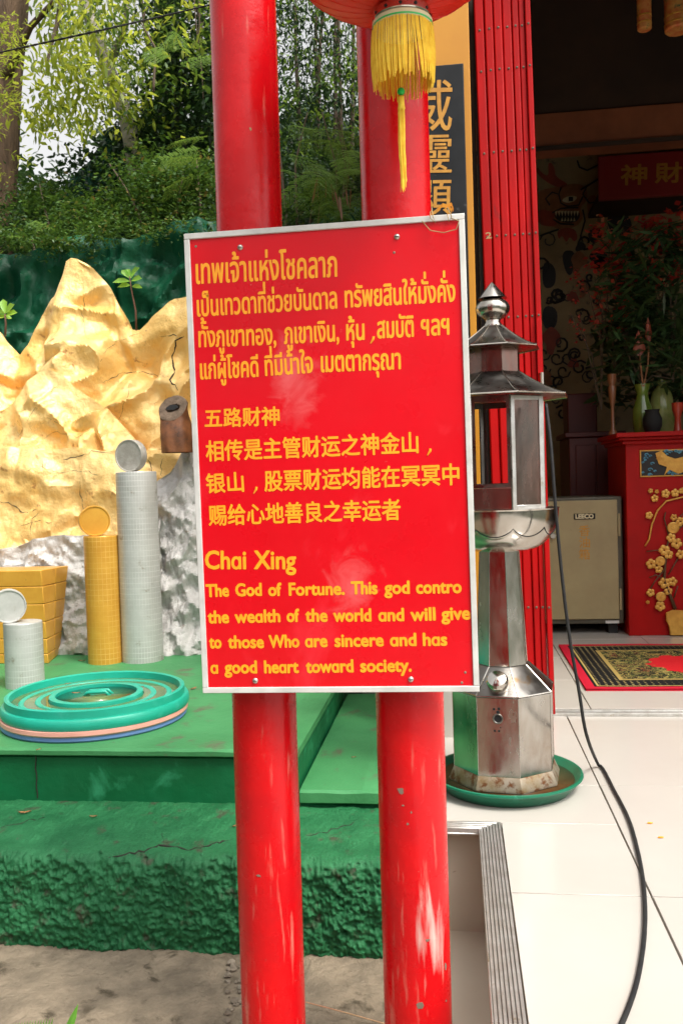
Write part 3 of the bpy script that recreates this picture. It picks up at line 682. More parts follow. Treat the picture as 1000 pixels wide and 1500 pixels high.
# orange ribbon scrap and loops of wire on the top right corner
rb = thing('ribbon_scrap', 'torn orange ribbon end caught on the top right corner of the red sign', 'ribbon', on(655, 303))
b = B()
for pts in ([(640, 306), (648, 299), (657, 303), (662, 310)], [(652, 301), (661, 298), (664, 308)]):
    Q = [on(*p)+Vector((0, .012-.006*i, 0)) for i, p in enumerate(pts)]
    V = []
    for q in Q: V += [q+Vector((0, 0, .004)), q-Vector((.001, .001, .004))]
    b.add(V, [(2*i, 2*i+1, 2*i+3, 2*i+2) for i in range(len(Q)-1)])
b.out('strip', M('orange_ribbon', (.7, .28, .02), rough=.6), rb)
wr = thing('wire_loops', 'thin curled wires hanging over the top right corner of the red sign', 'wire', on(660, 318))
for pts in ([(632, 306), (634, 320), (638, 329), (630, 322), (630, 312)], [(655, 306), (661, 320), (657, 327), (655, 316)], [(618, 326), (630, 340), (650, 343), (668, 338), (672, 326), (660, 322)]):
    b = B(); b.tube([on(*p)+Vector((0, -.012, 0)) for p in pts], .0011, 5); b.out('wire', m_wire, wr, smooth=True)

# ---------------------------------------------------------------- hanging lantern
LY = 1.80
rc = PY(589, 36, LY); lan = thing('hanging_lantern', 'round red cloth lantern with yellow fringe and tassel hanging above the sign', 'lantern', (rc.x, LY, rc.z))
a_, b_ = .225, .15; lc = rc+Vector((-.012, 0, b_*.90+.044))
prof = []
for k in range(0, 33):
    t = -math.pi/2*.86 + (math.pi*.86)*k/32; prof.append((a_*math.cos(t), b_*math.sin(t)))
B().lathe(prof, lc, 96, mod=lambda a, z: 1+.012*abs(math.cos(a*12))).out('shade', m_lantern, lan, smooth=True)
b = B()
for k in range(24):
    an = math.pi*2*k/24+.065
    b.tube([lc+Vector((1.013*r_*math.cos(an), 1.013*r_*math.sin(an), z_)) for r_, z_ in prof[::2]], .0011, 4)
b.out('ribs', m_lantern, lan)
rr = .0585
B().lathe([(rr*.8, .034), (rr*.96, .030), (rr*1.0, .014), (rr*.98, .012), (rr*.8, .011)], rc+Vector((0, 0, -.006)), 48).out('ring', m_chrome, lan, smooth=30)
b = B()
for k in range(12):
    an = 2*math.pi*k/12; b.lathe([(0, .0008), (.0035, 0)], rc+Vector((1.0*rr*math.cos(an), 1.0*rr*math.sin(an), .014)), 8, axis=Vector((math.cos(an), math.sin(an), 0)).to_track_quat('Z', 'Y').to_matrix())
b.out('ring_holes', m_dark, lan)
B().lathe([(rr*.99, .006), (rr*1.02, .004), (rr*1.02, -.008), (rr*.99, -.009)], rc+Vector((0, 0, -.002)), 48).out('trim_band', m_band, lan, smooth=30)
B().lathe([(rr*1.0, .0), (rr*1.03, -.001), (rr*1.03, -.004), (rr*1.0, -.005)], rc+Vector((0, 0, -.004)), 48).out('green_piping', m_greenbead, lan, smooth=30)
b = B()
for k in range(150):
    an = 2*math.pi*k/150+random.uniform(-.01, .01); r0 = rr*random.uniform(.97, 1.03)
    ln = .112+random.uniform(-.012, .006); sw = random.uniform(-.1, .1)*.3
    # a bunch at the right side has swung apart
    da = .0
    if -1.2 < an-2*math.pi < -.25 or -1.2 < an < .0: da = .12+random.uniform(0, .1)
    pts = []
    for q in range(6):
        t = q/5; aa = an+sw*t*t+da*t*t; r_ = r0*(1+.06*math.sin(t*3)+.03*sw)
        pts.append(rc+Vector((r_*math.cos(aa), r_*math.sin(aa), -.010-ln*t)))
    b.tube(pts, [.0014, .0015, .0014, .0016, .0015, .0010], 4)
b.out('fringe', m_fringe, lan, kind='stuff')
bd = PY(587, 134, LY); 
b = B(); b.tube([rc+Vector((0, 0, .03)), Vector((bd.x, LY, bd.z))], .0012, 5); b.out('cord', m_fringe, lan)
B().lathe([(0, .0075)]+[(.0078*math.cos(t), .0075*math.sin(t)) for t in np.linspace(1.4, -1.4, 11)]+[(0, -.0075)], bd, 16).out('bead', m_greenbead, lan, smooth=True)
B().lathe([(.0015, 0), (.006, -.003), (.0065, -.02), (.0075, -.026), (.0055, -.03)], bd+Vector((0, 0, -.008)), 14).out('tassel_cap', m_fringe, lan, smooth=True)
b = B(); tl = bd.z-PY(587, 282, LY).z
for k in range(34):
    an = random.uniform(0, 6.28); r_ = random.uniform(0, .0065); ln = tl*(1-.22*random.random()**1.5)
    b.tube([bd+Vector((r_*math.cos(an)+.002*math.sin(6*t+k)*t, r_*math.sin(an), -.03-(ln-.03)*t)) for t in (0, .25, .5, .75, 1)], [.0013, .0013, .0013, .0013, .0007], 4)
b.out('tassel', m_fringe, lan, kind='stuff')
B().tube([lc+Vector((0, 0, b_*.9)), lc+Vector((0, 0, .75))], .004, 6).out('hanging_cord', m_rubber, lan)

# ---------------------------------------------------------------- stainless shrine lantern
LX = PZ(739, 1142, 0.02); LAX, LAYY = LX.x, LX.y
pm = LAYY/FPX*1.0
def lz(y): return PY(735, y, LAYY).z
lamp = thing('steel_lantern', 'octagonal stainless steel pagoda lantern standing in a green tray of rusty water', 'lantern', (LAX, LAYY, .03))
PH = R(-90-9+22.5)
def octo(prof, b=None, ph=PH):
    b = b or B(); b.lathe(prof, (LAX, LAYY, 0), 8, ph); return b
def octpt(r, z, k): a = PH+k*math.pi/4; return Vector((LAX+r*math.cos(a), LAYY+r*math.sin(a), z))
Rb = 74.5*pm
def cap(b, r, z): pass
zb, zbt, zn = lz(1146), lz(1006), lz(970)
octo([(Rb*.99, .03), (Rb, zb), (Rb, zbt)]).out('base_body', m_steel, lamp, bevel=.002)
octo([(Rb*1.10, .036), (Rb*1.11, .045), (Rb*1.005, .085), (Rb*1.004, .07), (Rb*1.0, .036)]).out('base_skirt', m_rust, lamp, bevel=.001)
Rn0, Rn1 = 37.5*pm, 29*pm
octo([(Rb*1.012, zbt+.0005), (Rb*1.012, zbt+.006), (Rn0*1.03, zn)]).out('base_shoulder', m_steelroof, lamp, bevel=.0015)
b = B()
for k in range(8):
    b.tube([octpt(Rb*1.016, zbt+.006, k), octpt(Rn0*1.04, zn, k)], .0022, 5); b.tube([octpt(Rb*1.012, zbt+.004, k), octpt(Rb*1.012, zbt+.004, k+1)], .0026, 5)
    b.tube([octpt(Rb*1.001, zb+.02, k), octpt(Rb*1.001, zbt, k)], .0012, 4)
b.out('seams', m_steel, lamp)
octo([(Rn0, zn+.001), (Rn1, lz(806))]).out('column', m_steel, lamp, bevel=.0015)
b = B()
for k in range(8): b.tube([octpt(Rn0, zn, k), octpt(Rn1, lz(806), k)], .0018, 5)
b.out('column_seams', m_steel, lamp)
# screw cap on the front slope
fa = R(-90-9); cp = Vector((LAX+math.cos(fa)*Rb*.76, LAYY+math.sin(fa)*Rb*.76, lerp(zbt, zn, .42)))
fax = Vector((math.cos(fa)*.62, math.sin(fa)*.62, .6)).to_track_quat('Z', 'Y').to_matrix()
B().lathe([(.034, -.01), (.036, .004), (.037, .03), (.035, .034), (.036, .036), (.031, .044), (.015, .049), (0, .05)], cp, 32, axis=fax).out('filler_cap', m_steel, lamp, smooth=35)
hp = PY(731, 1053, LAYY-Rb*.92)
hc = Vector((LAX+math.cos(fa)*Rb*.925, LAYY+math.sin(fa)*Rb*.925, hp.z)); tdir = Vector((-math.sin(fa), math.cos(fa), 0))
hax = Vector((math.cos(fa), math.sin(fa), 0)).to_track_quat('Z', 'Y').to_matrix()
B().lathe([(.0, .0012), (.0125, .001), (.015, 0)], hc, 20, axis=hax).out('drain_hole', m_dark, lamp)
B().lathe([(.0125, .0), (.0135, .003), (.0165, .003), (.018, 0)], hc+Vector((math.cos(fa), math.sin(fa), 0))*.0006, 24, axis=hax).out('hole_rim', m_steelroof, lamp, smooth=True)
for u, v, s in ((.001, .022, .006), (.004, .034, .0045), (-.012, .032, .004), (-.014, .001, .003), (.003, -.042, .0035), (-.011, -.042, .0035), (.008, -.03, .002)):
    B().lathe([(0, .0012), (s, .0006), (s*1.1, 0)], hc+tdir*u+Vector((0, 0, v)), 8, axis=hax).out('soot_spot', m_dark, lamp)
# bowl with scalloped petals
zr, zbw = lz(746), lz(806); Rw = 84*pm
pr = [(Rn1*1.25, zbw), (Rw*.55, lerp(zbw, zr, .10)), (Rw*.78, lerp(zbw, zr, .34)), (Rw*.91, lerp(zbw, zr, .62)), (Rw*.965, lerp(zbw, zr, .86)), (Rw*.985, zr)]
prs = []
for i in range(25):
    t = i/24; an = t*math.pi/2; prs.append((Rn1*1.05+(Rw-Rn1*1.05)*math.sin(an)**.85, zbw+(zr-zbw)*(1-math.cos(an))))
B().lathe(prs, (LAX, LAYY, 0), 64).out('bowl', m_steel, lamp, smooth=60)
b = B(); V = []; n1, n2 = 160, 8
for i in range(n1):
    an = 2*math.pi*i/n1; sc_ = abs(math.sin(an*5+.6)); t0 = .70-.17*sc_**.7
    for j in range(n2+1):
        t = lerp(t0, .985, j/n2); aa = t*math.pi/2; lift = .0035 if j else .0
        rr_ = Rn1*1.05+(Rw-Rn1*1.05)*math.sin(aa)**.85+lift; V.append((LAX+rr_*math.cos(an), LAYY+rr_*math.sin(an), zbw+(zr-zbw)*(1-math.cos(aa))))
b.add(V, [(i*(n2+1)+j, ((i+1) % n1)*(n2+1)+j, ((i+1) % n1)*(n2+1)+j+1, i*(n2+1)+j+1) for i in range(n1) for j in range(n2)])
b.out('petal_band', m_steel, lamp, smooth=50)
B().tube([V[i*(n2+1)+1] for i in range(n1)]+[V[1]], .0018, 5).out('petal_seam', m_dark, lamp)
B().lathe([(Rw*.9, zr-.002), (Rw*1.02, zr-.001), (Rw*1.03, zr+.004), (Rw*.9, zr+.006)], (LAX, LAYY, 0), 64).out('bowl_rim', m_steel, lamp, smooth=40)
# chamber: eight posts, sill band, framed panels; front and back windows open
Rc = 70*pm; z0, zs_, ztp = zr+.006, lz(714), lz(584)
octo([(Rc, z0), (Rc, zs_)]).out('sill_band', m_pane, lamp, bevel=.001)
def cham(k, f, z, inset=0):      # a point on facet k (between corners k and k+1)
    a, c = octpt(Rc-inset, z, k), octpt(Rc-inset, z, k+1); return a.lerp(c, f)
front = 7
# find which facet faces the camera
best = min(range(8), key=lambda k: (cham(k, .5, 1).y)); front = best
opens = {front, (front+4) % 8, (front+3) % 8, (front+5) % 8}
def facet_quad(b, k, f0, f1, za, zb2, th=.004, off=0):
    nrm = (cham(k, .5, 0)-Vector((LAX, LAYY, 0))); nrm.z = 0; nrm.normalize()
    p = [cham(k, f0, za)+nrm*off, cham(k, f1, za)+nrm*off, cham(k, f1, zb2)+nrm*off, cham(k, f0, zb2)+nrm*off]
    q = [x-nrm*th for x in p]
    b.add(p+q, [(0, 1, 2, 3), (7, 6, 5, 4), (0, 4, 5, 1), (1, 5, 6, 2), (2, 6, 7, 3), (3, 7, 4, 0)]); return b
for k in range(8):
    if k in opens:
        b = B(); facet_quad(b, k, .0, .10, zs_+.001, ztp); facet_quad(b, k, .90, 1.0, zs_+.001, ztp); facet_quad(b, k, .101, .899, ztp-.022, ztp); facet_quad(b, k, .101, .899, zs_+.001, zs_+.014)
        b.out('window_frame', m_steelroof, lamp)
    else:
        facet_quad(B(), k, .012, .988, zs_+.001, ztp, .003).out('panel', m_pane, lamp)
# the right front panel is a framed door
k = (front+1) % 8
if cham(k, .5, 0).x < LAX: k = (front-1) % 8
dn = B()
for f0, f1, za, zb2 in ((-.02, .10, z0-.004, ztp-.004), (.90, 1.04, z0-.004, ztp-.004), (.101, .899, z0-.004, z0+.012), (.101, .899, ztp-.018, ztp-.004)): facet_quad(dn, k, f0, f1, za, zb2, .006, .0075)
dn.out('door_frame', m_nosing, lamp, bevel=.001, seg=1)
facet_quad(B(), k, .10, .90, z0+.012, ztp-.018, .002, .0035).out('door_pane', m_pane, lamp)
b = B()
for zz in (lerp(zs_, ztp, .15), lerp(zs_, ztp, .8)): p = cham(k, .0, zz); b.tube([p+Vector((0, -.004, -.014)), p+Vector((0, -.004, .014))], .004, 8)
b.out('hinge', m_steelroof, lamp)
b = B()
for kk in range(8): b.tube([octpt(Rc, z0, kk), octpt(Rc, ztp, kk)], .003, 5)
b.out('corner_posts', m_steel, lamp)
B().box(LAX-.03, LAX+.03, LAYY-.03, LAYY+.03, z0, z0+.01).out('burner_plate', m_steelroof, lamp)
# two flared roofs
def roof(r0, z_e, r1, z_t, sag, name):
    prof_ = [(r0*.93, z_e+.002), (r0, z_e)]
    for i in range(1, 9):
        t = i/8; prof_.append((lerp(r0, r1, t), z_e+(z_t-z_e)*(t**1.45*sag+t*(1-sag))))
    b = B(); seg = 8; V = []
    b.lathe(prof_, (LAX, LAYY, 0), 8, PH); b.out(name, m_steelroof, lamp, smooth=25)
    s = B()
    for kk in range(8):
        s.tube([octpt(r_, z_+.001, kk) for r_, z_ in prof_[1:]], .0026, 5); s.tube([octpt(r0, z_e, kk), octpt(r0, z_e, kk+1)], .0026, 5)
    s.out('roof_seams', m_steel, lamp)
roof(107*pm, lz(584)+.0, 38*pm, lz(547), .75, 'lower_roof')
octo([(37*pm, lz(549)), (37*pm, lz(508))]).out('roof_neck', m_pane, lamp, bevel=.001)
roof(66*pm, lz(512), 12.5*pm, lz(477), .8, 'upper_roof')
fz = lz(477); q = pm
fin = [(12.5*q, fz-.004), (12.5*q, fz+.005), (10.5*q, fz+.012), (10.5*q, fz+.02), (13*q, fz+.024)]
fin += [(24*q*math.cos(t), lz(452)+17*q*math.sin(t)) for t in np.linspace(-1.0, 1.05, 14)]
fin += [(21*q, lz(437)), (19.5*q, lz(435)), (13*q, lz(427)), (5*q, lz(417)), (0, lz(412))]
B().lathe(fin, (LAX-.002, LAYY, 0), 40, mod=lambda a, z: 1+(.02*abs(math.sin(a*7)) if lz(468) < z < lz(437) else 0)).out('finial', m_steel, lamp, smooth=45)
# green tray
tr = thing('green_tray', 'round dark green plastic tray under the steel lantern on the tile floor', 'tray', (LAX, LAYY, 0))
TRr = .262
B().lathe([(0, .004), (TRr*.80, .004), (TRr*.83, .006), (TRr*.97, .052), (TRr*1.0, .056), (TRr*1.02, .054), (TRr*1.025, .048), (TRr*1.01, .044), (TRr*.985, .040), (TRr*.86, .001), (0, .0005)], (LAX+.004, LAYY, 0), 72).out('dish', m_tray, tr, smooth=50)
B().lathe([(TRr*.915, .0325), (0, .033)], (LAX+.004, LAYY, 0), 60).out('water', m_oil, tr, smooth=True)

# black cable
cab = thing('black_cable', 'black rubber cable hanging from the steel lantern and curving across the tiles', 'cable', PZ(870, 1110, 0))
cpt = [(799, 592, LAYY-.17), (806, 650, LAYY-.20), (812, 730, LAYY-.22), (821, 830, LAYY-.22), (833, 930, LAYY-.22), (847, 1010, LAYY-.2), (858, 1075, LAYY-.16)]
P = [PY(*p) for p in cpt]
for px, py in ((876, 1121), (900, 1160), (920, 1200), (933, 1245), (941, 1290), (944, 1335), (942, 1380), (934, 1430), (922, 1470), (905, 1510), (885, 1550)): P.append(PZ(px, py, .0072))
fine = []
for i in range(len(P)-1):
    p0, p1, p2, p3 = P[max(i-1, 0)], P[i], P[i+1], P[min(i+2, len(P)-1)]
    for k in range(6):
        t = k/6; fine.append(.5*((2*p1)+(p2-p0)*t+(2*p0-5*p1+4*p2-p3)*t*t+(3*p1-p0-3*p2+p3)*t**3))
fine = [Vector((v.x, v.y, max(v.z, .0072))) for v in fine]+[P[-1]]
B().tube(fine, .0057, 10).out('sheath', m_rubber, cab, smooth=True)

# ---------------------------------------------------------------- jar lids
LZ = PZ(140, 1030, zp); lcx = PZ(142, 1022, zp+.08)
lx, ly = lcx.x, lcx.y; RL = 140/FPX*ly
def lid(name, z, r, mat, label, top=False, off=(0, 0)):
    t = thing(name, label, 'lid', (lx+off[0], ly+off[1], z)); c = (lx+off[0], ly+off[1], z)
    if not top:
        B().lathe([(0, .012), (r*.9, .012), (r*.97, .018), (r, .016), (r*1.004, .002), (r*.99, -.004), (r*.97, .0), (0, .006)], c, 96).out('disc', mat, t, smooth=40)
        return t
    pf = [(0, .016), (r*.43, .016), (r*.435, .046), (r*.47, .048), (r*.50, .044), (r*.505, .024), (r*.58, .022), (r*.585, .032), (r*.64, .034), (r*.66, .022), (r*.74, .022), (r*.76, .032), (r*.80, .034),
          (r*.83, .026), (r*.90, .028), (r*.905, .058), (r*.93, .062), (r*.955, .058), (r*.957, .030), (r*.985, .028), (r*1.0, .020), (r*1.003, .0), (r*.99, -.012), (r*.975, -.008), (r*.97, .0), (0, .004)]
    B().lathe(pf, c, 128).out('disc', mat, t, smooth=38)
    B().lathe([(r*.905, .0295), (r*.66, .0296)], c, 96)
    b = B(); b.lathe([(r*.432, .034), (0, .0342)], c, 64); b.out('puddle', m_water, t, smooth=True)
    b = B(); b.lathe([(r*.90, .0305), (r*.51, .0306)], c, 96); b.f = [f for f in b.f if len(f) < 10]; b.out('puddle', m_water, t, smooth=True)
    hb = B(); hp_ = [Vector(c)+Vector((-.055, .0, .028)), Vector(c)+Vector((-.04, 0, .046)), Vector(c)+Vector((.035, .008, .048)), Vector(c)+Vector((.052, .01, .030))]
    hb.tube(hp_, .007, 8); hb.tube([p+Vector((0, .03, 0)) for p in hp_], .007, 8); hb.out('handle', mat, t, smooth=True)
    return t
lid('jar_lid', zp+.005, RL*.985, m_lidb, 'blue plastic jar lid at the bottom of the lid stack', off=(-.005, -.004))
lid('jar_lid', zp+.025, RL*.995, m_lidp, 'pink plastic jar lid between the green and the blue lid', off=(-.003, -.006))
topl = lid('jar_lid', zp+.055, RL*1.0, m_lidg, 'turquoise ridged jar lid holding water on top of the lid stack', True)

# ---------------------------------------------------------------- coin columns, gold bars
def col_stack(name, cpx, ybase, rpx, ytop, mat, label, ring_px=8.6, coin=None, slim=1.0):
    c = PZ(cpx, ybase, zp); c = Vector((c.x, c.y+rpx/FPX*c.y*.9, zp)); r = rpx/FPX*c.y; zt_ = PY(cpx, ytop, c.y-r*.3).z
    t = thing(name, label, 'coin stack', c); n = max(3, int((zt_-zp)/(ring_px/FPX*c.y)))
    n = n//2
    pf = []; h = (zt_-zp)/n
    for i in range(n):
        o = random.uniform(-.012, .012)+(.02 if i == 0 else 0); z = zp+h*i
        s_ = lerp(slim, 1.0, i/n)
        pf += [(r*s_*(1+o*.12), z+.0004), (r*s_*(1+o*.12), z+h*.9)]
    pf += [(r*.995, zt_-.002), (r*.98, zt_), (0, zt_+.0005)]
    cyl = B().lathe([(q[0], q[1]-zp) for q in pf], (c.x, c.y, zp), 56, mod=lambda a, z: 1-.006*(abs(math.sin(a*14)) > .985)).out('coins', mat, t, smooth=50, kind='stuff')
    return t, c, r, zt_
def coin(t, cx, cy, zbot, r, thick, yaw, mat, lean_=0):
    ax = Matrix.Rotation(R(yaw), 3, 'Z') @ Matrix.Rotation(R(90+lean_), 3, 'X')
    c = Vector((cx, cy, zbot+r)) 
    B().lathe([(0, thick*.42), (r*.9, thick*.42), (r*.93, thick*.5), (r*.985, thick*.5), (r, thick*.42), (r, -thick*.42), (r*.985, -thick*.5), (r*.93, -thick*.5), (r*.9, -thick*.42), (0, -thick*.42)], c, 48, axis=ax).out('standing_coin', mat, t, smooth=35)
m_sc = m_silvercol
t, c, r, z = col_stack('coin_column', 201, 972, 30.5, 691, m_sc, 'tall silver coin column with a weathered coin on top', slim=1.02)
rr_ = 24.5/FPX*c.y; coin(t, PY(194, 664, c.y).x, c.y-.02, z, rr_, .05, -16, m_coin)
t, c, r, z = col_stack('coin_column', 147, 974, 26.5, 785, m_goldcol, 'gold coin column with a gold coin on top')
rr_ = 23.2/FPX*c.y; coin(t, PY(140, 760, c.y).x, c.y-.015, z, rr_, .065, 28, m_goldpaint)
t, c, r, z = col_stack('coin_column', 26, 1010, 29, 912, m_sc, 'short silver coin column at the left edge with a plain coin on top')
rr_ = 26/FPX*c.y; coin(t, PY(16, 884, c.y).x, c.y-.02, z, rr_, .06, 30, m_silvercoin)
# painted gold bar stack: six courses, each course two bars deep
gb = thing('gold_bar_stack', 'stack of gold painted bars tapering downwards behind the short silver column', 'gold bars', PZ(40, 975, zp))
YB = 4.18
ytop_l = [835, 859, 885, 911, 936, 958, 975]
c0 = PZ(68, 972, zp); YB = c0.y
for i in range(6):
    za, zb2 = PY(64, ytop_l[i+1], YB).z+.001, PY(64, ytop_l[i], YB).z-.001
    if i == 5: za = zp
    f = lambda k: lerp(63.5, 69, k/6)
    def right(k): return lerp(104, 84, k/6)
    xa = PY(f(i), 900, YB).x; xb = PY(f(i+1), 900, YB).x
    bk = min(YB+.30, 4.76)
    ra = PY(right(i), 900, bk).x; rb_ = PY(right(i+1), 900, bk).x
    for (s0, s1) in ((0, .52), (.52, 1.0)):
        ga = .0015
        y0_, y1_ = lerp(YB, bk, s0)+ga, lerp(YB, bk, s1)-ga
        X = lambda s, top: (lerp(xa, ra, s) if top else lerp(xb, rb_, s))-random.uniform(0, .002)
        lx0 = xa-.75
        B().hexa([(lx0, y0_, za), (X(s0, 0), y0_, za), (X(s1, 0), y1_, za), (lx0, y1_, za)], [(lx0, y0_, zb2), (X(s0, 1), y0_, zb2), (X(s1, 1), y1_, zb2), (lx0, y1_, zb2)]).out('gold_bar', m_goldpaint, gb, bevel=.004)

# ---------------------------------------------------------------- sculpted rocks
def rock(name, prof, Yt, Yf, z0, Yb, mat, parent, amp=.05, fs=3.0, seed=0, nu=220, nv=110, keep=.35, lean_=1.3, fine_=.011, frot=1.0):
    pts = sorted([PY(px, py, Yt) for px, py in prof], key=lambda p: p.x)
    X = [p.x for p in pts]; Z = [p.z for p in pts]
    V = []
    for i in range(nu+1):
        x = lerp(X[0], X[-1], i/nu); zt_ = interp(x, X, Z)
        for j in range(nv+1):
            t = j/nv
            if t < .78:
                s = t/.78; z_ = lerp(z0, zt_, s); y_ = Yf+(Yt-Yf)*s**lean_; nrm = Vector((0, -1, .35*s)); damp = 1-(1-keep)*max(0, s-.86)/.14
            else:
                s = (t-.78)/.22; z_ = lerp(zt_, z0, s**1.3); y_ = Yt+(Yb-Yt)*s**.8; nrm = Vector((0, 1, .3)); damp = keep
            p = Vector((x, y_, z_)); q = p*fs+Vector((seed*7.1, seed*3.3, seed))
            wq = q+Vector((noise.noise(q*.7), noise.noise(q*.7+Vector((5, 5, 5))), 0))*.35
            ds, vp_ = noise.voronoi(wq)
            vv = Vector(vp_[0]); rnd = noise.random_vector if False else None
            h1 = math.sin(vv.x*12.9+vv.y*78.2+vv.z*37.7)*43758.5; h1 -= math.floor(h1)
            h2 = math.sin(vv.x*39.3+vv.y*11.1+vv.z*83.1)*24634.6; h2 -= math.floor(h2)
            tilt = (wq-vv).dot(Vector((h1-.5, 0, h2-.5)))*1.6
            edge = min(1, (ds[1]-ds[0])*5)
            rdg = 1-abs(noise.noise(q*1.1+Vector((3, 1, 7))))*2
            d = amp*(tilt*edge*frot*1.5+.6*fbm(q*.8, 3)+.55*rdg*rdg) + fine_*fbm(q*4, 4) + .25*fine_*noise.noise(q*16)
            V.append(tuple(p+nrm*d*damp))
    m_ = nv+1
    F = [(i*m_+j, (i+1)*m_+j, (i+1)*m_+j+1, i*m_+j+1) for i in range(nu) for j in range(nv)]
    return B().add(V, F).out(name, mat, parent, smooth=38)
gm = thing('golden_mountain', 'bright gold painted cement mountain with a pointed peak left of the sign', 'rock sculpture', (-1.9, 4.9, zp))
Zb = PY(100, 800, 4.9).z
peak = rock('peak', [(-160, 520), (-90, 470), (-40, 455), (0, 486), (8, 497), (30, 520), (41, 506), (51, 486), (61, 462), (82, 436), (92, 402), (97, 382), (104, 377), (112, 377), (124, 383), (136, 391), (160, 418), (177, 452), (194, 484), (206, 484), (218, 474), (238, 452), (247, 441), (255, 436), (268, 434), (320, 425), (380, 470), (450, 560), (500, 700)],
            5.55, 5.15, Zb-.6, 6.0, m_goldrock, gm, amp=.16, fs=2.4, seed=1, nu=400, nv=190, keep=.22)
hill1 = rock('foothill', [(-160, 560), (-60, 530), (0, 600), (20, 590), (42, 556), (58, 542), (75, 540), (92, 548), (110, 566), (128, 578), (160, 600), (196, 640), (215, 668), (232, 700)],
             5.25, 5.0, Zb-.6, 5.6, m_goldrock, gm, amp=.12, fs=2.9, seed=4, nu=280, nv=130, keep=.25)
ledge = rock('ledge', [(-160, 660), (-40, 662), (20, 655), (60, 660), (110, 655), (150, 660), (200, 657), (240, 660), (300, 662), (340, 668), (420, 700)],
             5.08, 4.90, Zb-.6, 5.45, m_goldrock, gm, amp=.08, fs=3.1, seed=9, nu=280, nv=90, keep=.3, lean_=.9)
for o, pix, r_ in ((peak, [(271, 492), (258, 500), (252, 525), (256, 545), (250, 556), (262, 570), (275, 574)], .005), (peak, [(236, 492), (255, 491), (272, 492)], .004),
                   (ledge, [(0, 733), (18, 740), (40, 752), (60, 745)], .003), (ledge, [(60, 745), (48, 760), (45, 790)], .002),
                   (ledge, [(95, 672), (120, 668), (150, 655), (170, 668)], .003), (ledge, [(62, 672), (64, 700)], .002), (ledge, [(115, 700), (122, 745), (120, 780)], .002),
                   (hill1, [(95, 548), (112, 562), (130, 576), (145, 572)], .0025), (peak, [(150, 560), (175, 548), (210, 545), (240, 552)], .002), (hill1, [(70, 610), (90, 622), (105, 612)], .002),
                   (ledge, [(215, 668), (222, 690), (220, 720)], .0025), (peak, [(205, 488), (170, 500), (150, 520), (142, 548)], .0012), (peak, [(118, 400), (126, 430), (120, 460), (130, 500)], .0012),
                   (hill1, [(28, 640), (50, 600), (70, 575), (90, 560)], .0012), (hill1, [(60, 645), (80, 632), (112, 640), (140, 628)], .0014), (peak, [(190, 560), (184, 590), (172, 620)], .0014),
                   (ledge, [(30, 690), (62, 684), (90, 694), (128, 688), (150, 700)], .0016), (ledge, [(140, 720), (180, 716), (222, 724)], .0014), (ledge, [(30, 770), (55, 762), (90, 772)], .0014), (ledge, [(240, 668), (236, 690), (240, 705)], .002)):
    crack(o, gm, pix, r_, 2.0, 5)
sr = thing('silver_rock', 'crumpled silver painted rock rising behind the coin columns and under the sign', 'rock sculpture', (-1.6, 4.5, zp))
rock('rock_face', [(-160, 800), (-40, 806), (0, 806), (22, 800), (45, 790), (80, 783), (120, 784), (160, 782), (215, 780), (236, 760)],
     4.84, 4.76, zp-.02, 5.05, m_silver, sr, amp=.045, fs=5, seed=2, nu=240, nv=80, keep=.5, fine_=.016)
rock('rock_face', [(214, 960), (222, 800), (226, 712), (232, 702), (250, 690), (262, 672), (272, 655), (290, 640), (330, 650), (400, 760), (450, 900), (486, 985), (520, 1000), (570, 1000), (620, 1010)],
     5.0, 4.76, zp-.06, 5.2, m_silver, sr, amp=.08, fs=4.0, seed=5, nu=260, nv=120, keep=.35, fine_=.024)
rock('rock_face', [(60, 980), (86, 960), (92, 930), (97, 880), (103, 830), (112, 800), (122, 796), (140, 800), (175, 830), (185, 985)],
     4.90, 4.84, zp-.02, 5.05, m_silver, sr, amp=.03, fs=6, seed=8, nu=90, nv=70, keep=.6, fine_=.008)
# hollow brown stump on the gold ledge
stc = PY(262, 655, 4.86); st = thing('hollow_stump', 'hollow brown log end standing on the gold ledge beside the sign', 'stump', stc)
h_ = PY(256, 598, 4.86).z-stc.z; rs = 24/FPX*4.86
tax = Matrix.Rotation(R(28), 3, 'X') @ Matrix.Rotation(R(-6), 3, 'Y')
b = B(); seg = 28; V = []; prof_s = [(1.05, -.02), (1.06, .25), (1.0, .55), (.93, .85), (.97, 1.0)]
topc = stc+Vector((-.02, -.02, h_))
for r_, t_ in prof_s:
    cc = stc.lerp(topc, t_) if t_ > 0 else stc+Vector((0, 0, -.03)); A_ = Matrix.Rotation(R(58*max(t_, 0)**1.5), 3, 'X') @ Matrix.Rotation(R(-10*max(t_, 0)), 3, 'Y')
    for j in range(seg):
        an = 6.28318*j/seg; rr_ = rs*r_*(1+.16*noise.noise(Vector((math.cos(an)*2, math.sin(an)*2, t_*2)))); V.append(cc+A_ @ Vector((rr_*math.cos(an), rr_*math.sin(an), 0)))
b.add(V, [(i*seg+j, i*seg+(j+1) % seg, (i+1)*seg+(j+1) % seg, (i+1)*seg+j) for i in range(len(prof_s)-1) for j in range(seg)])
b.out('bark', m_pot, st, smooth=True)
A_ = Matrix.Rotation(R(58), 3, 'X') @ Matrix.Rotation(R(-10), 3, 'Y')
b = B(); V = []; rg = [.97, .9, .7, .5, .42]
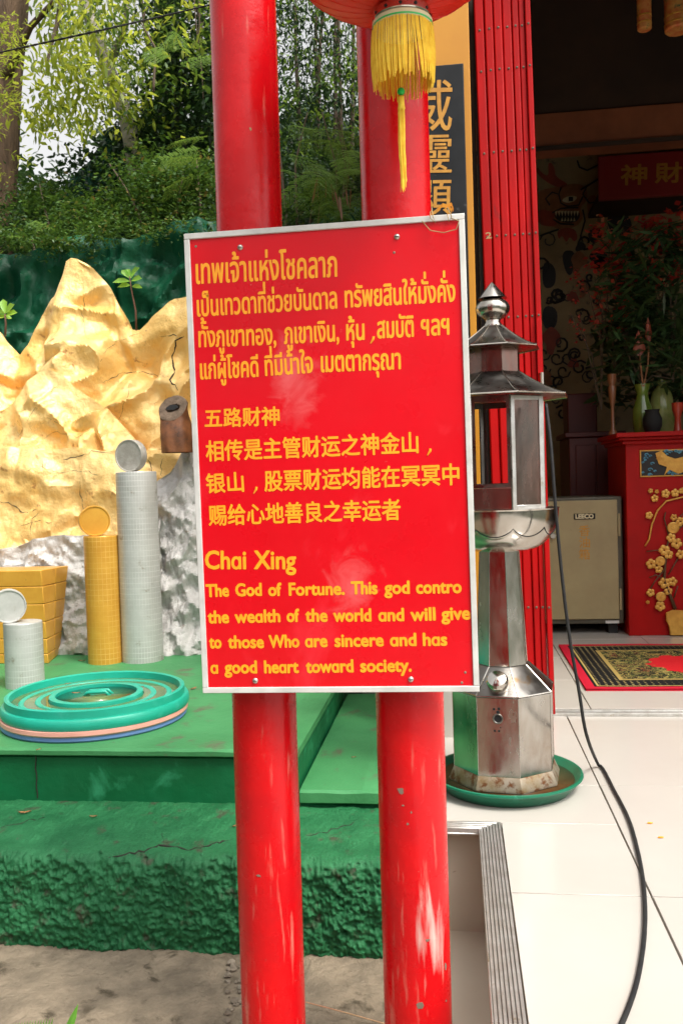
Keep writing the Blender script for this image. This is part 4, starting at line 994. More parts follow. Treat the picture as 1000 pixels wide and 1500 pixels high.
for i, r_ in enumerate(rg):
    for j in range(seg):
        an = 6.28318*j/seg; k = 1+.06*noise.noise(Vector((math.cos(an)*2, math.sin(an)*2, 2))); jag = 1 if i < 2 else 1+.35*noise.noise(Vector((math.cos(an)*3, math.sin(an)*3, i)))
        V.append(topc+A_ @ Vector((rs*r_*k*jag*math.cos(an), rs*r_*k*jag*math.sin(an)*(.6 if i > 2 else 1), [0, .004, .002, 0, -.05][i])))
b.add(V, [(i*seg+j, i*seg+(j+1) % seg, (i+1)*seg+(j+1) % seg, (i+1)*seg+j) for i in range(len(rg)-1) for j in range(seg)]+[tuple((len(rg)-1)*seg+j for j in range(seg))])
b.out('end_grain', m_wood, st, smooth=45)
b = B(); V = []
for j in range(16):
    an = 6.28318*j/16; r_ = rs*(.34+.14*noise.noise(Vector((math.cos(an)*3, math.sin(an)*3, 9)))); V.append(topc+A_ @ Vector((r_*math.cos(an)*1.25, r_*math.sin(an)*.6, .006)))
b.add(V, [tuple(range(16))]).out('hollow', m_dark, st)
# dark green painted rock bank
gbk = thing('green_rock_bank', 'dark green painted cement bank behind the golden mountain', 'rock bank', (-2.2, 6.2, 0))
bank = rock('bank', [(-260, 372), (-120, 380), (-30, 370), (0, 368), (40, 372), (85, 362), (110, 350), (136, 342), (165, 348), (190, 352), (215, 342), (238, 334), (270, 326), (316, 322), (360, 330), (420, 335), (455, 328), (480, 306), (510, 298), (530, 306), (560, 330), (640, 345)],
     6.5, 5.95, zp-.05, 7.3, m_greenrock, gbk, amp=.20, fs=2.6, seed=3, nu=340, nv=130, keep=.35, fine_=.03, lean_=1.0)
leaf_vines = True
crag = thing('green_crag', 'dark green rocky crag rising behind the bushes under the leaning tree', 'crag', (-4.5, 9.5, 0))
rock('crag_face', [(20, 300), (60, 292), (85, 280), (96, 262), (118, 244), (134, 226), (148, 204), (158, 184), (170, 178), (182, 186), (205, 215), (250, 250), (330, 270), (420, 300)],
     9.6, 8.9, .3, 10.6, M('crag_green', (.004, .04, .022), (.008, .03, .012), vs=2, rough=.8, spec=.1, bump=.8, bs=8, bd=.06, dirt=(.06, .06, .04), ds=3, dt=.58), crag, amp=.3, fs=1.2, seed=6, nu=130, nv=60, keep=.3, fine_=.05)
B().add([(-14, 7.0, zp-.3), (-.25, 7.0, zp-.3), (-.25, 13, 2.0), (-14, 13, 2.2), (-14, 30, 5.0), (30, 30, 4.0), (30, 13, -1), (-.25, 30, 5)], [(0, 1, 2, 3), (3, 2, 7, 4)]).out('hillside', m_soil, kind='structure')

# ---------------------------------------------------------------- vegetation
rng = np.random.default_rng(11)
def leafcloud(name, C, ln, wd, mat, parent, droop=.3, kind='stuff', loc=None):
    """rhombic folded leaves at points C, each with its own direction"""
    n = len(C); C = np.asarray(C)
    th_ = rng.uniform(0, 2*np.pi, n); el = rng.normal(-droop, .45, n)
    d = np.stack([np.cos(th_)*np.cos(el), np.sin(th_)*np.cos(el), np.sin(el)], 1)
    s = np.stack([-np.sin(th_), np.cos(th_), rng.normal(0, .5, n)], 1); s /= np.linalg.norm(s, axis=1)[:, None]
    nn = np.cross(d, s); l = ln*rng.uniform(.6, 1.25, n)[:, None]; w_ = wd*rng.uniform(.7, 1.2, n)[:, None]
    p0 = C; p1 = C+d*l*.35+s*w_*.5+nn*w_*.12; p2 = C+d*l; p3 = C+d*l*.35-s*w_*.5+nn*w_*.12; p4 = C+d*l*.72+s*w_*.33+nn*w_*.03; p5 = C+d*l*.72-s*w_*.33+nn*w_*.03
    V = np.stack([p0, p1, p4, p2, p5, p3], 1).reshape(-1, 3); o0 = np.array(root_loc(parent) if parent else (loc or (0, 0, 0))); V = V-o0
    me = bpy.data.meshes.new(name); k = np.arange(n)*6
    me.vertices.add(n*6); me.vertices.foreach_set('co', V.astype(np.float32).ravel())
    idx = np.stack([k, k+1, k+5, k+1, k+2, k+4, k+1, k+4, k+5, k+2, k+3, k+4], 1).astype(np.int32).ravel()
    nl = len(idx); me.loops.add(nl); me.loops.foreach_set('vertex_index', idx)
    me.polygons.add(nl//3); me.polygons.foreach_set('loop_start', np.arange(0, nl, 3, dtype=np.int32))
    me.update(calc_edges=True); me.validate()
    me.materials.append(mat); o = bpy.data.objects.new(name, me); COL.objects.link(o)
    if parent: o.parent = parent
    else: o.location = loc or (0, 0, 0)
    return props(o, kind=kind)
def clumps(boxes, n_clump, per, spread):
    """random clumps of leaves; boxes are ((px0,py0,px1,py1), Ymin, Ymax, weight)"""
    out = []; wts = np.array([b[3] for b in boxes], float); wts /= wts.sum()
    for _ in range(n_clump):
        bx = boxes[rng.choice(len(boxes), p=wts)]
        c = PY(rng.uniform(bx[0][0], bx[0][2]), rng.uniform(bx[0][1], bx[0][3]), rng.uniform(bx[1], bx[2]))
        m_ = int(per*rng.uniform(.5, 1.5)); s = spread*rng.uniform(.5, 1.3)
        out.append(np.array(c)+rng.normal(0, 1, (m_, 3))*np.array([s, s, s*.75]))
    return np.concatenate(out)
def limb(path, r, mat, parent, name='branch', wob=.03):
    P_ = [Vector(p) for p in path]; n = 14; pts = []; rs_ = []
    for i in range(n+1):
        t = i/n*(len(P_)-1); k = min(int(t), len(P_)-2); p = P_[k].lerp(P_[k+1], t-k)
        pts.append(p+Vector((wob*noise.noise(p*1.5), 0, wob*.3*noise.noise(p*2.5)))); rs_.append(interp(i/n, [j/(len(r)-1) for j in range(len(r))], r)*(1+.08*noise.noise(p*4)))
    return B().tube(pts, rs_, 14).out(name, mat, parent, smooth=True)
def tree(name, label, base, loc_y): return thing(name, label, 'tree', base)
# big brown trunk at the left edge
b0 = PY(5, 420, 8.0); t1 = thing('shade_tree', 'tree with a broad furrowed brown trunk at the left edge', 'tree', b0)
limb([PY(4, 420, 8), PY(5, 330, 8), PY(8, 200, 8), PY(13, 90, 8), PY(16, 0, 8), PY(14, -130, 8)], [.16, .12, .12, .145, .165, .17], m_bark, t1, 'trunk')
limb([PY(14, -60, 8), PY(60, -60, 7.8), PY(130, -90, 7.6), PY(250, -100, 7.5)], [.09, .06, .04, .02], m_bark, t1)
limb([PY(95, -60, 7.7), PY(86, 30, 7.6), PY(72, 90, 7.5), PY(68, 110, 7.5)], [.03, .022, .013, .006], m_twig, t1)
limb([PY(10, 110, 7.9), PY(45, 40, 7.7), PY(100, -20, 7.5)], [.05, .03, .02], m_bark, t1)
leafcloud('crown', clumps([((42, -80, 150, 130), 6.8, 8.2, 3), ((45, 60, 150, 185), 6.8, 8.2, 2.4), ((120, 60, 215, 190), 7, 8.5, .9), ((150, -60, 330, 60), 7, 8.5, 1.6)], 165, 14, .13), .10, .034, l_bright, t1, .7)
leafcloud('low_leaves', clumps([((-25, 180, 36, 350), 7.0, 7.7, 1), ((-25, 30, 24, 180), 7.0, 7.6, .9)], 22, 50, .06), .06, .014, l_bright, t1, .3)
# pale leaning tree
t2 = thing('leaning_tree', 'tree with a slender pale trunk leaning left above the green crag', 'tree', PY(212, 330, 8.6))
limb([PY(214, 330, 8.6), PY(198, 245, 8.6), PY(186, 170, 8.6), PY(160, 100, 8.6), PY(136, 45, 8.6), PY(118, -20, 8.6), PY(110, -90, 8.6)], [.10, .085, .075, .068, .06, .055, .05], m_barkgrey, t2, 'trunk')
limb([PY(160, 100, 8.6), PY(185, 40, 8.4), PY(190, -60, 8.3)], [.045, .03, .02], m_barkgrey, t2)
leafcloud('crown', clumps([((130, -60, 225, 110), 7.8, 9.2, 2), ((60, -60, 200, 60), 8, 9.4, 2), ((170, 40, 240, 170), 8.4, 9.6, 1.6), ((60, 120, 130, 235), 8, 9, .3)], 120, 15, .14), .09, .034, l_mid, t2, .6)
# thick mossy tree right of it
t3 = thing('mossy_tree', 'dark tree with a thick mossy upright trunk beside the left pillar', 'tree', PY(248, 330, 9))
limb([PY(252, 340, 9), PY(248, 200, 9), PY(246, 90, 9), PY(244, -10, 9), PY(250, -120, 9)], [.20, .15, .135, .12, .11], M('mossy_bark', (.05, .07, .03), (.03, .035, .02), vs=5, rough=.9, bump=1, bs=15, bd=.05), t3, 'trunk')
for pp in ([(246, 150), (275, 90), (300, 20)], [(246, 120), (215, 60), (205, -20)], [(290, -20), (292, 60), (296, 130)]):
    limb([PY(*q, 8.9) for q in pp], [.04, .025, .012], m_twig, t3)
leafcloud('crown', clumps([((215, 110, 330, 330), 8.2, 9.6, 5), ((225, -40, 262, 120), 8.4, 9.4, 2), ((200, 150, 260, 300), 8.3, 9.8, 2.5), ((262, 60, 330, 150), 8.4, 9.6, 1.5), ((265, -30, 320, 70), 8.4, 9.4, .7), ((160, 170, 230, 260), 8.8, 9.8, .6)], 430, 26, .12), .085, .035, l_dark, t3, .4)
leafcloud('crown', clumps([((200, -30, 320, 320), 8.0, 8.9, 1)], 90, 16, .12), .085, .033, l_mid, t3, .4)
# hanging twigs
for (x0, y0, x1, y1) in ((283, -10, 298, 150), (292, -20, 290, 90)):
    limb([PY(x0, y0, 8.2), PY((x0+x1)/2+2, (y0+y1)/2, 8.2), PY(x1, y1, 8.2)], [.006, .006, .004], m_twig, t3, 'twig')
# dark trees seen between the pillars
t4 = thing('feathery_tree', 'dark feathery tree with thin upright stems seen between the two pillars', 'tree', PY(480, 330, 9.5))
for x0, x1 in ((440, 432), (468, 462), (490, 492), (512, 520), (455, 476), (503, 494)):
    limb([PY(x0, 340, 9.5), PY((x0+x1)/2, 160, 9.4), PY(x1, -60, 9.4)], [.035, .022, .012], m_twig, t4, 'trunk')
leafcloud('crown', clumps([((405, 90, 545, 260), 8.8, 10.2, 4), ((405, -60, 545, 100), 8.8, 10.2, 4.4), ((405, 200, 545, 330), 8.6, 10, 2.5)], 430, 26, .11), .06, .024, l_dark, t4, .7)
leafcloud('crown', clumps([((405, -60, 545, 230), 8.4, 9.2, 4)], 120, 16, .12), .06, .022, l_mid, t4, .7)
# understorey bushes
def bush(label, boxes, nc, per, mat, ln=.05, wd=.026, sp=.10, stems=()):
    bx = boxes[0]; c = PY((bx[0][0]+bx[0][2])/2, bx[0][3], (bx[1]+bx[2])/2)
    t = thing('bush', label, 'bush', c, group=None)
    for s in stems: limb([PY(*q) for q in s], [.014, .009, .005], m_twig, t, 'stem')
    leafcloud('foliage', clumps(boxes, nc, per, sp), ln, wd, mat, t, .1); return t
bush('dark glossy small leaved bush at the foot of the brown trunk', [((20, 290, 150, 360), 6.9, 7.8, 2), ((30, 270, 90, 330), 7.5, 8.2, 1)], 140, 36, l_bush, stems=[((80, 360, 7.3), (70, 320, 7.3), (60, 270, 7.4))])
bush('loose light green twiggy bush above the green bank left of the pillar', [((150, 235, 320, 350), 6.9, 7.9, 3), ((190, 250, 300, 300), 7.2, 8, 2)], 260, 34, l_bush, stems=[((220, 350, 7.2), (190, 290, 7.2), (160, 240, 7.3)), ((250, 350, 7.2), (262, 290, 7.2), (270, 250, 7.2)), ((290, 350, 7.2), (294, 290, 7.2), (290, 230, 7.2))])
bush('creeping small leaved plants spilling over the top edge of the green bank', [((-20, 335, 130, 372), 6.2, 6.7, 2), ((120, 322, 320, 352), 6.2, 6.7, 1.6), ((410, 290, 540, 325), 6.2, 6.7, 1)], 150, 30, l_bush, ln=.04, wd=.018, sp=.05)
bush('low shaded bush growing on the bank behind the pillars', [((-60, 320, 40, 380), 6.9, 7.3, 1), ((400, 230, 560, 340), 7.4, 8.4, 3)], 170, 34, l_dark)
leafcloud('far_wood', clumps([((-300, 250, 60, 330), 12, 16, 1), ((200, 190, 600, 330), 11, 14, 2)], 420, 40, .35), .2, .1, l_dark, None, .1)['label'] = 'far mass of dark woodland behind the trees'
bpy.data.objects['far_wood']['category'] = 'woodland'
leafcloud('vines', clumps([((95, 230, 210, 320), 8.7, 9.2, 1), ((130, 200, 190, 260), 9.0, 9.4, .6)], 60, 22, .12), .07, .035, l_dark, crag, .4)
# feathery fronds of a leucaena shrub
def frond_mesh(seed):
    rs_ = random.Random(seed); V = []; F = []; Lr = .30
    def leafl(p, d, n_, l, w_):
        s = d.cross(n_).normalized()*w_*.5; k = len(V); V.extend([p, p+d*l*.5+s, p+d*l, p+d*l*.5-s]); F.append((k, k+1, k+2, k+3))
    for i in range(1, 9):
        x = Lr*i/8.5; z = -.10*(x/Lr)**2*Lr*1.6
        for s in (-1, 1):
            pl = .105*(1-.35*abs(i/8-.45)); d = Vector((.55, s*.85, -.18+rs_.uniform(-.1, .1))).normalized(); base = Vector((x, 0, z)); side = d.cross(Vector((0, 0, 1))).normalized()
            k = len(V); V.extend([base, base+d*pl, base+d*pl+Vector((0, 0, .0012)), base+Vector((0, 0, .0015))]); F.append((k, k+1, k+2, k+3))
            for q in range(1, 15):
                t = q/14; p = base+d*pl*t+Vector((0, 0, -.02*t*t))
                for s2 in (-1, 1): leafl(p, (side*s2+d*.35).normalized(), Vector((0, 0, 1)), .016*(1-.3*t), .0060)
    k = len(V); V.extend([Vector((0, -.0012, 0)), Vector((Lr, 0, -.048)), Vector((0, .0012, 0)), Vector((0, 0, .002))]); F.extend([(k, k+1, k+2), (k, k+1, k+3)])
    me = bpy.data.meshes.new('frond'); me.from_pydata([tuple(v) for v in V], [], F); me.materials.append(l_frond); return me
FM = [frond_mesh(s) for s in range(3)]; FM[2].materials[0] = l_mid
def frond_shrub(label, spots, n, Y0, Y1, sc_=1.0, pods=0):
    base = PY((spots[0]+spots[2])/2, spots[3]+30, (Y0+Y1)/2); t = thing('feather_leaf_shrub', label, 'shrub', base)
    for k in range(n):
        p = PY(random.uniform(spots[0], spots[2]), random.uniform(spots[1], spots[3]), random.uniform(Y0, Y1))
        o = bpy.data.objects.new('frond', FM[k % 3]); COL.objects.link(o); o.parent = t; o.location = p-base
        o.rotation_euler = (random.uniform(-.5, .5), random.uniform(-.35, .5), random.uniform(0, 6.28)); s = sc_*random.uniform(.7, 1.15); o.scale = (s, s, s)
    for k in range(5 if n > 30 else 1):
        x = random.uniform(spots[0], spots[2]); limb([PY(x+random.uniform(-10, 10), spots[3]+25, Y1), PY(x, (spots[1]+spots[3])/2, Y1), PY(x+random.uniform(-25, 25), spots[1], Y1)], [.012, .008, .004], m_twig, t, 'branch')
    pm_ = None
    for k in range(pods):
        cx, cy, cY = random.choice([(430, 250, 5.9), (470, 262, 5.8), (484, 270, 5.8), (505, 280, 5.8), (462, 300, 5.8)]); p = PY(cx+random.uniform(-9, 9), cy+random.uniform(-6, 8), cY+random.uniform(-.05, .05))
        if pm_ is None:
            b = B(); b.poly([(0, 0, 0), (.010, 0, -.03), (.011, 0, -.13), (.004, 0, -.165), (-.003, 0, -.14), (-.004, 0, -.03)], (0, 1, 0), .0015); ob = b.out('seed_pod', l_pod, t, loc=(0, 0, 0)); pm_ = ob
        else: ob = pm_.copy(); COL.objects.link(ob)
        ob.location = p-base; ob.rotation_euler = (random.uniform(-.2, .2), random.uniform(-.3, .3), random.uniform(0, 3)); s = random.uniform(.7, 1.1); ob.scale = (s, s, s)
    return t
frond_shrub('feathery light green shrub with brown pods between the two pillars', (412, 165, 545, 315), 36, 5.6, 6.5, 1.15, 12)
frond_shrub('feathery shrub arching in just left of the left pillar', (282, 150, 345, 290), 9, 6.4, 7.0, 1.0)
frond_shrub('feathery sprays hanging in front of the mossy trunk', (215, 30, 285, 110), 5, 6.8, 7.4, .9)
frond_shrub('fine leaved green sprays drooping over the bank at the left', (10, 335, 105, 362), 14, 6.3, 6.7, .7)
# leaf mass added behind and left of the viewer to dim upright faces (out of frame, seen in reflections)
Wp = np.concatenate([np.stack([rng.uniform(-14, 14, 9000), rng.uniform(-11, -7.5, 9000), rng.uniform(-.8, 5.5, 9000)], 1), np.stack([rng.uniform(-12, -9, 5000), rng.uniform(-8, 6, 5000), rng.uniform(-.8, 5.5, 5000)], 1)])
wd_ = leafcloud('woodland', Wp, .45, .26, l_dark, None, .2); wd_['label'] = 'mass of dark leaves added out of view to shade the temple yard'; wd_['category'] = 'woodland'  # not real woodland: unseen leaf mass added to dim upright faces
# young plants rooted in the gold rock
def sapling(label, stem, leaves, Y):
    base = PY(*stem[0], Y); t = thing('sapling', label, 'plant', base)
    B().tube([PY(*q, Y) for q in stem], [.007, .006, .005, .003][:len(stem)], 6).out('stem', m_stem, t, smooth=True)
    for (x, y, tx, ty, w_) in leaves:
        a, c = PY(x, y, Y), PY(tx, ty, Y-random.uniform(-.03, .06)); d = c-a; s = d.cross(Vector((.2, -1, .5))).normalized()*w_/FPX*Y; n_ = Vector((0, -.008, .01))
        V = [a, a+d*.3+s*.8+n_, a+d*.65+s+n_, c, a+d*.65-s+n_, a+d*.3-s*.8+n_, a+d*.35-n_*.4, a+d*.7-n_*.3]
        B().add(V, [(0, 1, 6), (1, 2, 7, 6), (2, 3, 7), (3, 4, 7), (4, 5, 6, 7), (5, 0, 6)]).out('leaf', l_young, t, smooth=True)
sapling('young plant with oval leaves sprouting right of the gold peak', [(200, 484), (199, 455), (193, 425), (190, 405)],
        [(191, 412, 165, 414, 4), (192, 418, 172, 421, 3.5), (190, 408, 178, 396, 5), (190, 406, 187, 394, 4.5), (191, 405, 205, 392, 4), (192, 412, 208, 408, 5), (193, 420, 209, 422, 3.5), (191, 408, 198, 400, 3)], 5.2)
sapling('small plant with round pale leaves at the left edge of the gold rock', [(8, 492), (9, 475), (8, 460)],
        [(8, 462, -8, 456, 5), (8, 460, 5, 438, 6), (8, 460, 22, 446, 6), (8, 463, 26, 458, 5), (8, 464, -2, 466, 4.5), (9, 466, 18, 466, 4)], 5.0)
# cycad at the bottom left corner
cy = thing('cycad', 'tips of a spiky green cycad at the bottom left corner of the photo', 'plant', PY(60, 1640, 1.95))
m_cy = leafmat('cycad_leaf', (.10, .30, .03), (.14, .38, .05), .3)
def cyfrond(p0, p1, n, ll, spread, up_=1.0):
    b = B(); p0 = PY(*p0, 1.95); p1 = PY(*p1, 1.9); d = (p1-p0)
    b.tube([p0, p0+d*.5+Vector((0, 0, .01)), p1], [.004, .003, .001], 6)
    for i in range(n):
        t = .1+.9*i/n; p = p0+d*t
        for s in (-1, 1):
            dd = (d.normalized()*.45+Vector((0, -.3*s, .85))).normalized() if s == 1 else (d.normalized()*.5+Vector((0, -.6, -.3))).normalized()
            q = p+dd*ll*(1-.3*abs(t-.5)); w_ = Vector((.0022, 0, 0)); b.add([p-w_, p+w_, p+(q-p)*.6+w_*.7, q, p+(q-p)*.6-w_*.7], [(0, 1, 2, 3, 4)])
    b.out('frond', m_cy, cy)
cyfrond((-20, 1525), (78, 1508), 22, .055, 1)
b = B(); p, q = PY(96, 1520, 1.9), PY(115, 1470, 1.9); b.add([p-Vector((.012, 0, 0)), p+Vector((.012, 0, 0)), p.lerp(q, .6)+Vector((.008, 0, 0)), q, p.lerp(q, .6)-Vector((.008, 0, 0)), p.lerp(q, .5)+Vector((0, -.005, 0))], [(0, 5, 4), (4, 5, 3), (5, 2, 3), (5, 1, 2), (0, 1, 5)]).out('frond', m_cy, cy)

# overhead cable
oc = thing('overhead_wire', 'black twisted wire sagging across the top left in front of the trees', 'wire', PY(150, 45, 4.2))
b = B(); n = 60
for s in (0, math.pi):
    pts = []
    for i in range(n+1):
        t = i/n; x = lerp(-260, 520, t); y = interp(x, [-260, 0, 150, 305, 520], [118, 77, 44, 8, -50])
        pts.append(PY(x, y, 4.2)+Vector((0, .003*math.cos(t*180+s), .003*math.sin(t*180+s))))
    b.tube(pts, .0034, 6)
b.out('strand', m_rubber, oc, smooth=True)

# dry leaves, stones, straw
lfm = None
def dry(px, py, zf, sz, rot, label):
    p = zf(px, py)
    if p is None: return
    b = B(); V = []
    for i in range(7):
        t = i/6-.5; wv = math.cos(t*math.pi)*.32; V += [(t*2*sz, wv*sz, .004+.35*sz*abs(t)), (t*2*sz, 0, .002+.1*sz*random.random()), (t*2*sz, -wv*sz, .004+.3*sz*abs(t))]
    F = [(i*3+k, i*3+k+1, (i+1)*3+k+1, (i+1)*3+k) for i in range(6) for k in range(2)]
    b.add(V, F); o = b.out('dry_leaf', m_dryleaf, None, smooth=True); o.location = p+Vector((0, 0, .002)); o.rotation_euler = (0, 0, rot)
    props(o, label, 'leaf', 'fallen dry leaves')
onk = lambda x, y: hit(kerb_o, x, y)
onp = lambda x, y: PZ(x, y, zp)
onl = lambda x, y: PZ(x, y, zp+.09)
ons = lambda x, y: PZ(x, y, zs)
dry(37, 1192, onk, .022, .3, 'curled brown leaf on the kerb top at the far left')
dry(137, 1198, onk, .014, .1, 'thin brown leaf on the kerb top, second from the left')
dry(57, 1100, onp, .010, 1.0, 'tiny pale leaf scrap on the front edge of the platform over its joint')
dry(284, 1010, onp, .020, 1.2, 'crumpled brown leaf beside the right rim of the stacked lids')
dry(120, 969, onp, .018, .2, 'yellowish leaf at the foot of the gold coin column')
dry(479, 1178, onk, .015, .6, 'brown leaf fallen at the foot of the lower green slab')
dry(344, 1212, onk, .010, .9, 'small orange leaf on the kerb touching the left pillar')
dry(518, 1111, ons, .009, .3, 'red brown leaf in the middle of the lower green slab')
for (x, y, s, r_, lb) in ((100, 1003, .012, .4, 'brown scrap lying on the left ridges of the turquoise lid'), (112, 1017, .018, .1, 'long brown leaf on the front ridge of the turquoise lid'), (206, 1008, .014, .2, 'brown leaf on the right ridge of the turquoise lid'), (66, 1005, .010, 1.4, 'small leaf scrap on the far left of the turquoise lid')):
    dry(x, y, onl, s, r_, lb)
for (x, y, lb) in ((951, 1206, 'yellow petal on the tiles, the farther of two right of the black cable'), (967, 1227, 'yellow petal on the tiles, the nearer of two right of the black cable')):
    p = PZ(x, y, .0015); b = B(); b.add([(-.009, 0, 0), (-.004, -.005, .002), (.006, -.004, .001), (.010, .001, .003), (.003, .006, .001), (-.005, .005, .002)], [(0, 1, 2, 3, 4, 5)])
    o = b.out('petal', m_letter); o.location = p; props(o, lb, 'petal')
rub = thing('rubble', 'broken grey concrete lumps beside the foot of the left pillar', 'rubble', PZ(340, 1450, GZ))
for k in range(30):
    x, y = random.uniform(328, 352), random.uniform(1408, 1496); p = PZ(x, y, GZ); s = random.uniform(.003, .013); b = B(); V = []; n = 6
    prof_ = [(0, -1), (.8, -.5), (1, .1), (.7, .6), (0, .8)]
    b.lathe([(r_*s, z_*s*.7) for r_, z_ in prof_], (0, 0, 0), 7, random.random()); b.v = [tuple(Vector(v)*(1+.7*noise.noise(Vector(v)*130+Vector((k, 0, 0))))+p+Vector((0, 0, s*.2))) for v in b.v]
    b.out('stone', m_stone, rub, bevel=.001, seg=1)
sw_ = thing('incense_stick', 'thin incense stick lying on the concrete behind the pillars', 'stick', PZ(505, 1483, GZ))
B().tube([PZ(448, 1468, GZ+.012), PZ(505, 1483, GZ+.02), PZ(565, 1500, GZ+.012)], .0016, 6).out('stick', M('stick_wood', (.5, .2, .12), (.45, .3, .15), vs=4, rough=.7), sw_)

# ---------------------------------------------------------------- inside the temple
# safe
sY = 6.2; sx0, sx1 = PY(770, 820, sY).x, PY(912, 820, sY).x; sz0, sz1 = PY(860, 914, sY).z, PY(860, 728, sY).z
sf = thing('steel_safe', 'drab olive steel safe with yellow characters standing left of the altar', 'safe', ((sx0+sx1)/2, sY, .012))
B().box(sx0, sx1, sY, sY+.5, sz0, sz1).out('body', m_safef, sf, bevel=.01)
dx0, dx1 = sx0+.03, PY(904, 820, sY).x; B().box(dx0, dx1, sY-.022, sY-.002, sz0+.035, sz1-.022).out('door', m_safe, sf, bevel=.004)
for (a, c) in ((752, 785), (862, 893)):
    B().box(dx1+.004, dx1+.02, sY-.02, sY-.003, PY(907, c, sY).z, PY(907, a, sY).z).out('hinge', m_safe, sf, bevel=.002)
p0, p1 = PY(840, 761, sY-.024), PY(871, 752, sY-.024)
pl_ = B().box(p0.x, p1.x, sY-.027, sY-.0225, p0.z, p1.z).out('name_plate', m_dark, sf)
b = B(); letters(b, 'LEECO', PY(842, 760, sY-.0275), PY(869, 759.5, sY-.0275), .032, 'l', .0022); b.out('lettering', m_cream, pl_)
b = B()
for ch, y1 in (('香', 785.5), ('油', 802.5), ('箱', 820)):
    letters(b, ch, PY(847.5, y1, sY-.0225), PY(863.5, y1-.3, sY-.0225), 15.5/FPX*sY, 'c', .0007)
b.out('lettering', m_goldtext, sf)
B().box(PY(886, 910, sY).x, PY(906, 910, sY).x, sY-.004, sY-.0005, PY(886, 913, sY).z, PY(886, 909, sY).z).out('label_strip', m_alu, sf)
for (x, y, r_) in ((808, 768, .022), (809, 785, .018)):
    p = PY(x, y, sY-.03); B().lathe([(0, .03), (r_*.9, .03), (r_, .02), (r_*1.3, .0)], (p.x, sY-.022, p.z), 24, axis=Matrix.Rotation(R(90), 3, 'X')).out('dial', m_screw, sf, smooth=35)
B().box(sx0+.03, sx0+.09, sY+.03, sY+.1, .012, sz0).box(sx1-.1, sx1-.04, sY+.03, sY+.1, .012, sz0).box(sx0+.03, sx1-.04, sY+.35, sY+.42, .012, sz0).out('feet', m_dark, sf)
# red altar table
aY = PZ(918, 934, 0).y; ax0 = PY(918, 800, aY).x; ax1 = 2.6; az = PY(950, 640, aY).z
al = thing('altar_table', 'red lacquered altar table with gold plum blossom relief inside the temple', 'table', ((ax0+ax1)/2, aY, .012))
B().box(ax0, ax1, aY, aY+.7, .012, az-.03).out('body', m_altar, al, bevel=.005)
b = B(); 
for i, (o_, za, zb2) in enumerate(((.09, az, az+.03), (.06, az-.02, az-.001), (.03, az-.045, az-.021))): b.box(ax0-o_*.8, ax1+o_, aY-o_, aY+.7, za, zb2)
b.out('cornice', m_altar, al, bevel=.004)
f0, f1 = PY(937, 699, aY-.01), PY(1042, 656, aY-.01)
fr_ = B().box(f0.x, f1.x, aY-.012, aY-.001, f0.z, f1.z).out('picture_frame', m_altargold, al, bevel=.002)
B().box(f0.x+.008, f1.x-.008, aY-.0135, aY-.0122, f0.z+.008, f1.z-.008).out('picture_ground', m_mblack, fr_)
def apx(x, y, d=.0): q = PY(x, y, aY-.014-d); return Vector((q.x, aY-.014-d, q.z))
b = B()
for k in range(26):       # blue wave scrolls
    x, y = random.choice([(random.uniform(940, 958), random.uniform(660, 696)), (random.uniform(940, 1000), random.uniform(689, 696)), (random.uniform(970, 1000), random.uniform(660, 666))])
    c_ = apx(x, y); r_ = random.uniform(.008, .02); pts = [c_+Vector((r_*(1-t*.14)*math.cos(t*1.1), 0, r_*(1-t*.14)*math.sin(t*1.1)*.7)) for t in range(6)]; b.tube(pts, .0035, 5)
b.out('wave_relief', m_blue, fr_, kind='stuff')
b = B(); b.poly([apx(x, y, .002) for x, y in ((959, 664), (968, 660), (976, 668), (988, 672), (1004, 668), (1018, 672), (1010, 688), (992, 694), (980, 688), (972, 696), (976, 684), (964, 680))], (0, -1, 0), .006)
for k in range(9): a = k*.7; c_ = apx(966, 670, .006); b.tube([c_, c_+Vector((.028*math.cos(a), 0, .028*math.sin(a)))], [.006, .002], 5)
b.out('lion_relief', m_altargold, fr_)
# plum branch
m_br = M('branch_dark', (.10, .05, .02), rough=.6)
def aline(pts, r, mat, nm):
    b = B(); b.tube([apx(*p, .002) for p in pts], r, 6); b.out(nm, mat, al, smooth=True)
aline([(944, 800), (950, 790), (954, 768), (962, 748), (975, 734), (1000, 728), (1030, 726)], .006, m_altargold, 'moon_outline')
aline([(988, 892), (980, 870), (972, 848), (974, 820), (976, 800), (982, 780), (990, 762), (1004, 748)], [.012, .010, .009, .008, .006, .005, .004, .003], m_br, 'branch_relief')
for pts in ([(974, 832), (958, 852), (948, 868)], [(978, 842), (992, 818)], [(974, 850), (960, 842), (950, 846)], [(972, 866), (958, 874)], [(986, 876), (992, 858)], [(980, 790), (972, 760), (974, 750)], [(982, 780), (1000, 770)], [(976, 812), (962, 806), (946, 808)]): aline(pts, .004, m_br, 'twig_relief')
def blossom(x, y, r_, rnd=False):
    b = B(); c_ = apx(x, y, .002)
    if rnd:
        b.lathe([(r_, 0), (r_, .008), (r_*.85, .010), (r_*.8, .007), (r_*.3, .007), (r_*.25, .011), (0, .011)], c_, 20, axis=Matrix.Rotation(R(90), 3, 'X'))
    else:
        for k in range(5):
            a = k*1.2566+x; b.lathe([(r_*.5, 0), (r_*.45, .006), (r_*.2, .009), (0, .009)], c_+Vector((r_*.6*math.cos(a), 0, r_*.6*math.sin(a))), 9, axis=Matrix.Rotation(R(90), 3, 'X'))
    b.out('blossom_relief', m_altargold, al, smooth=40)
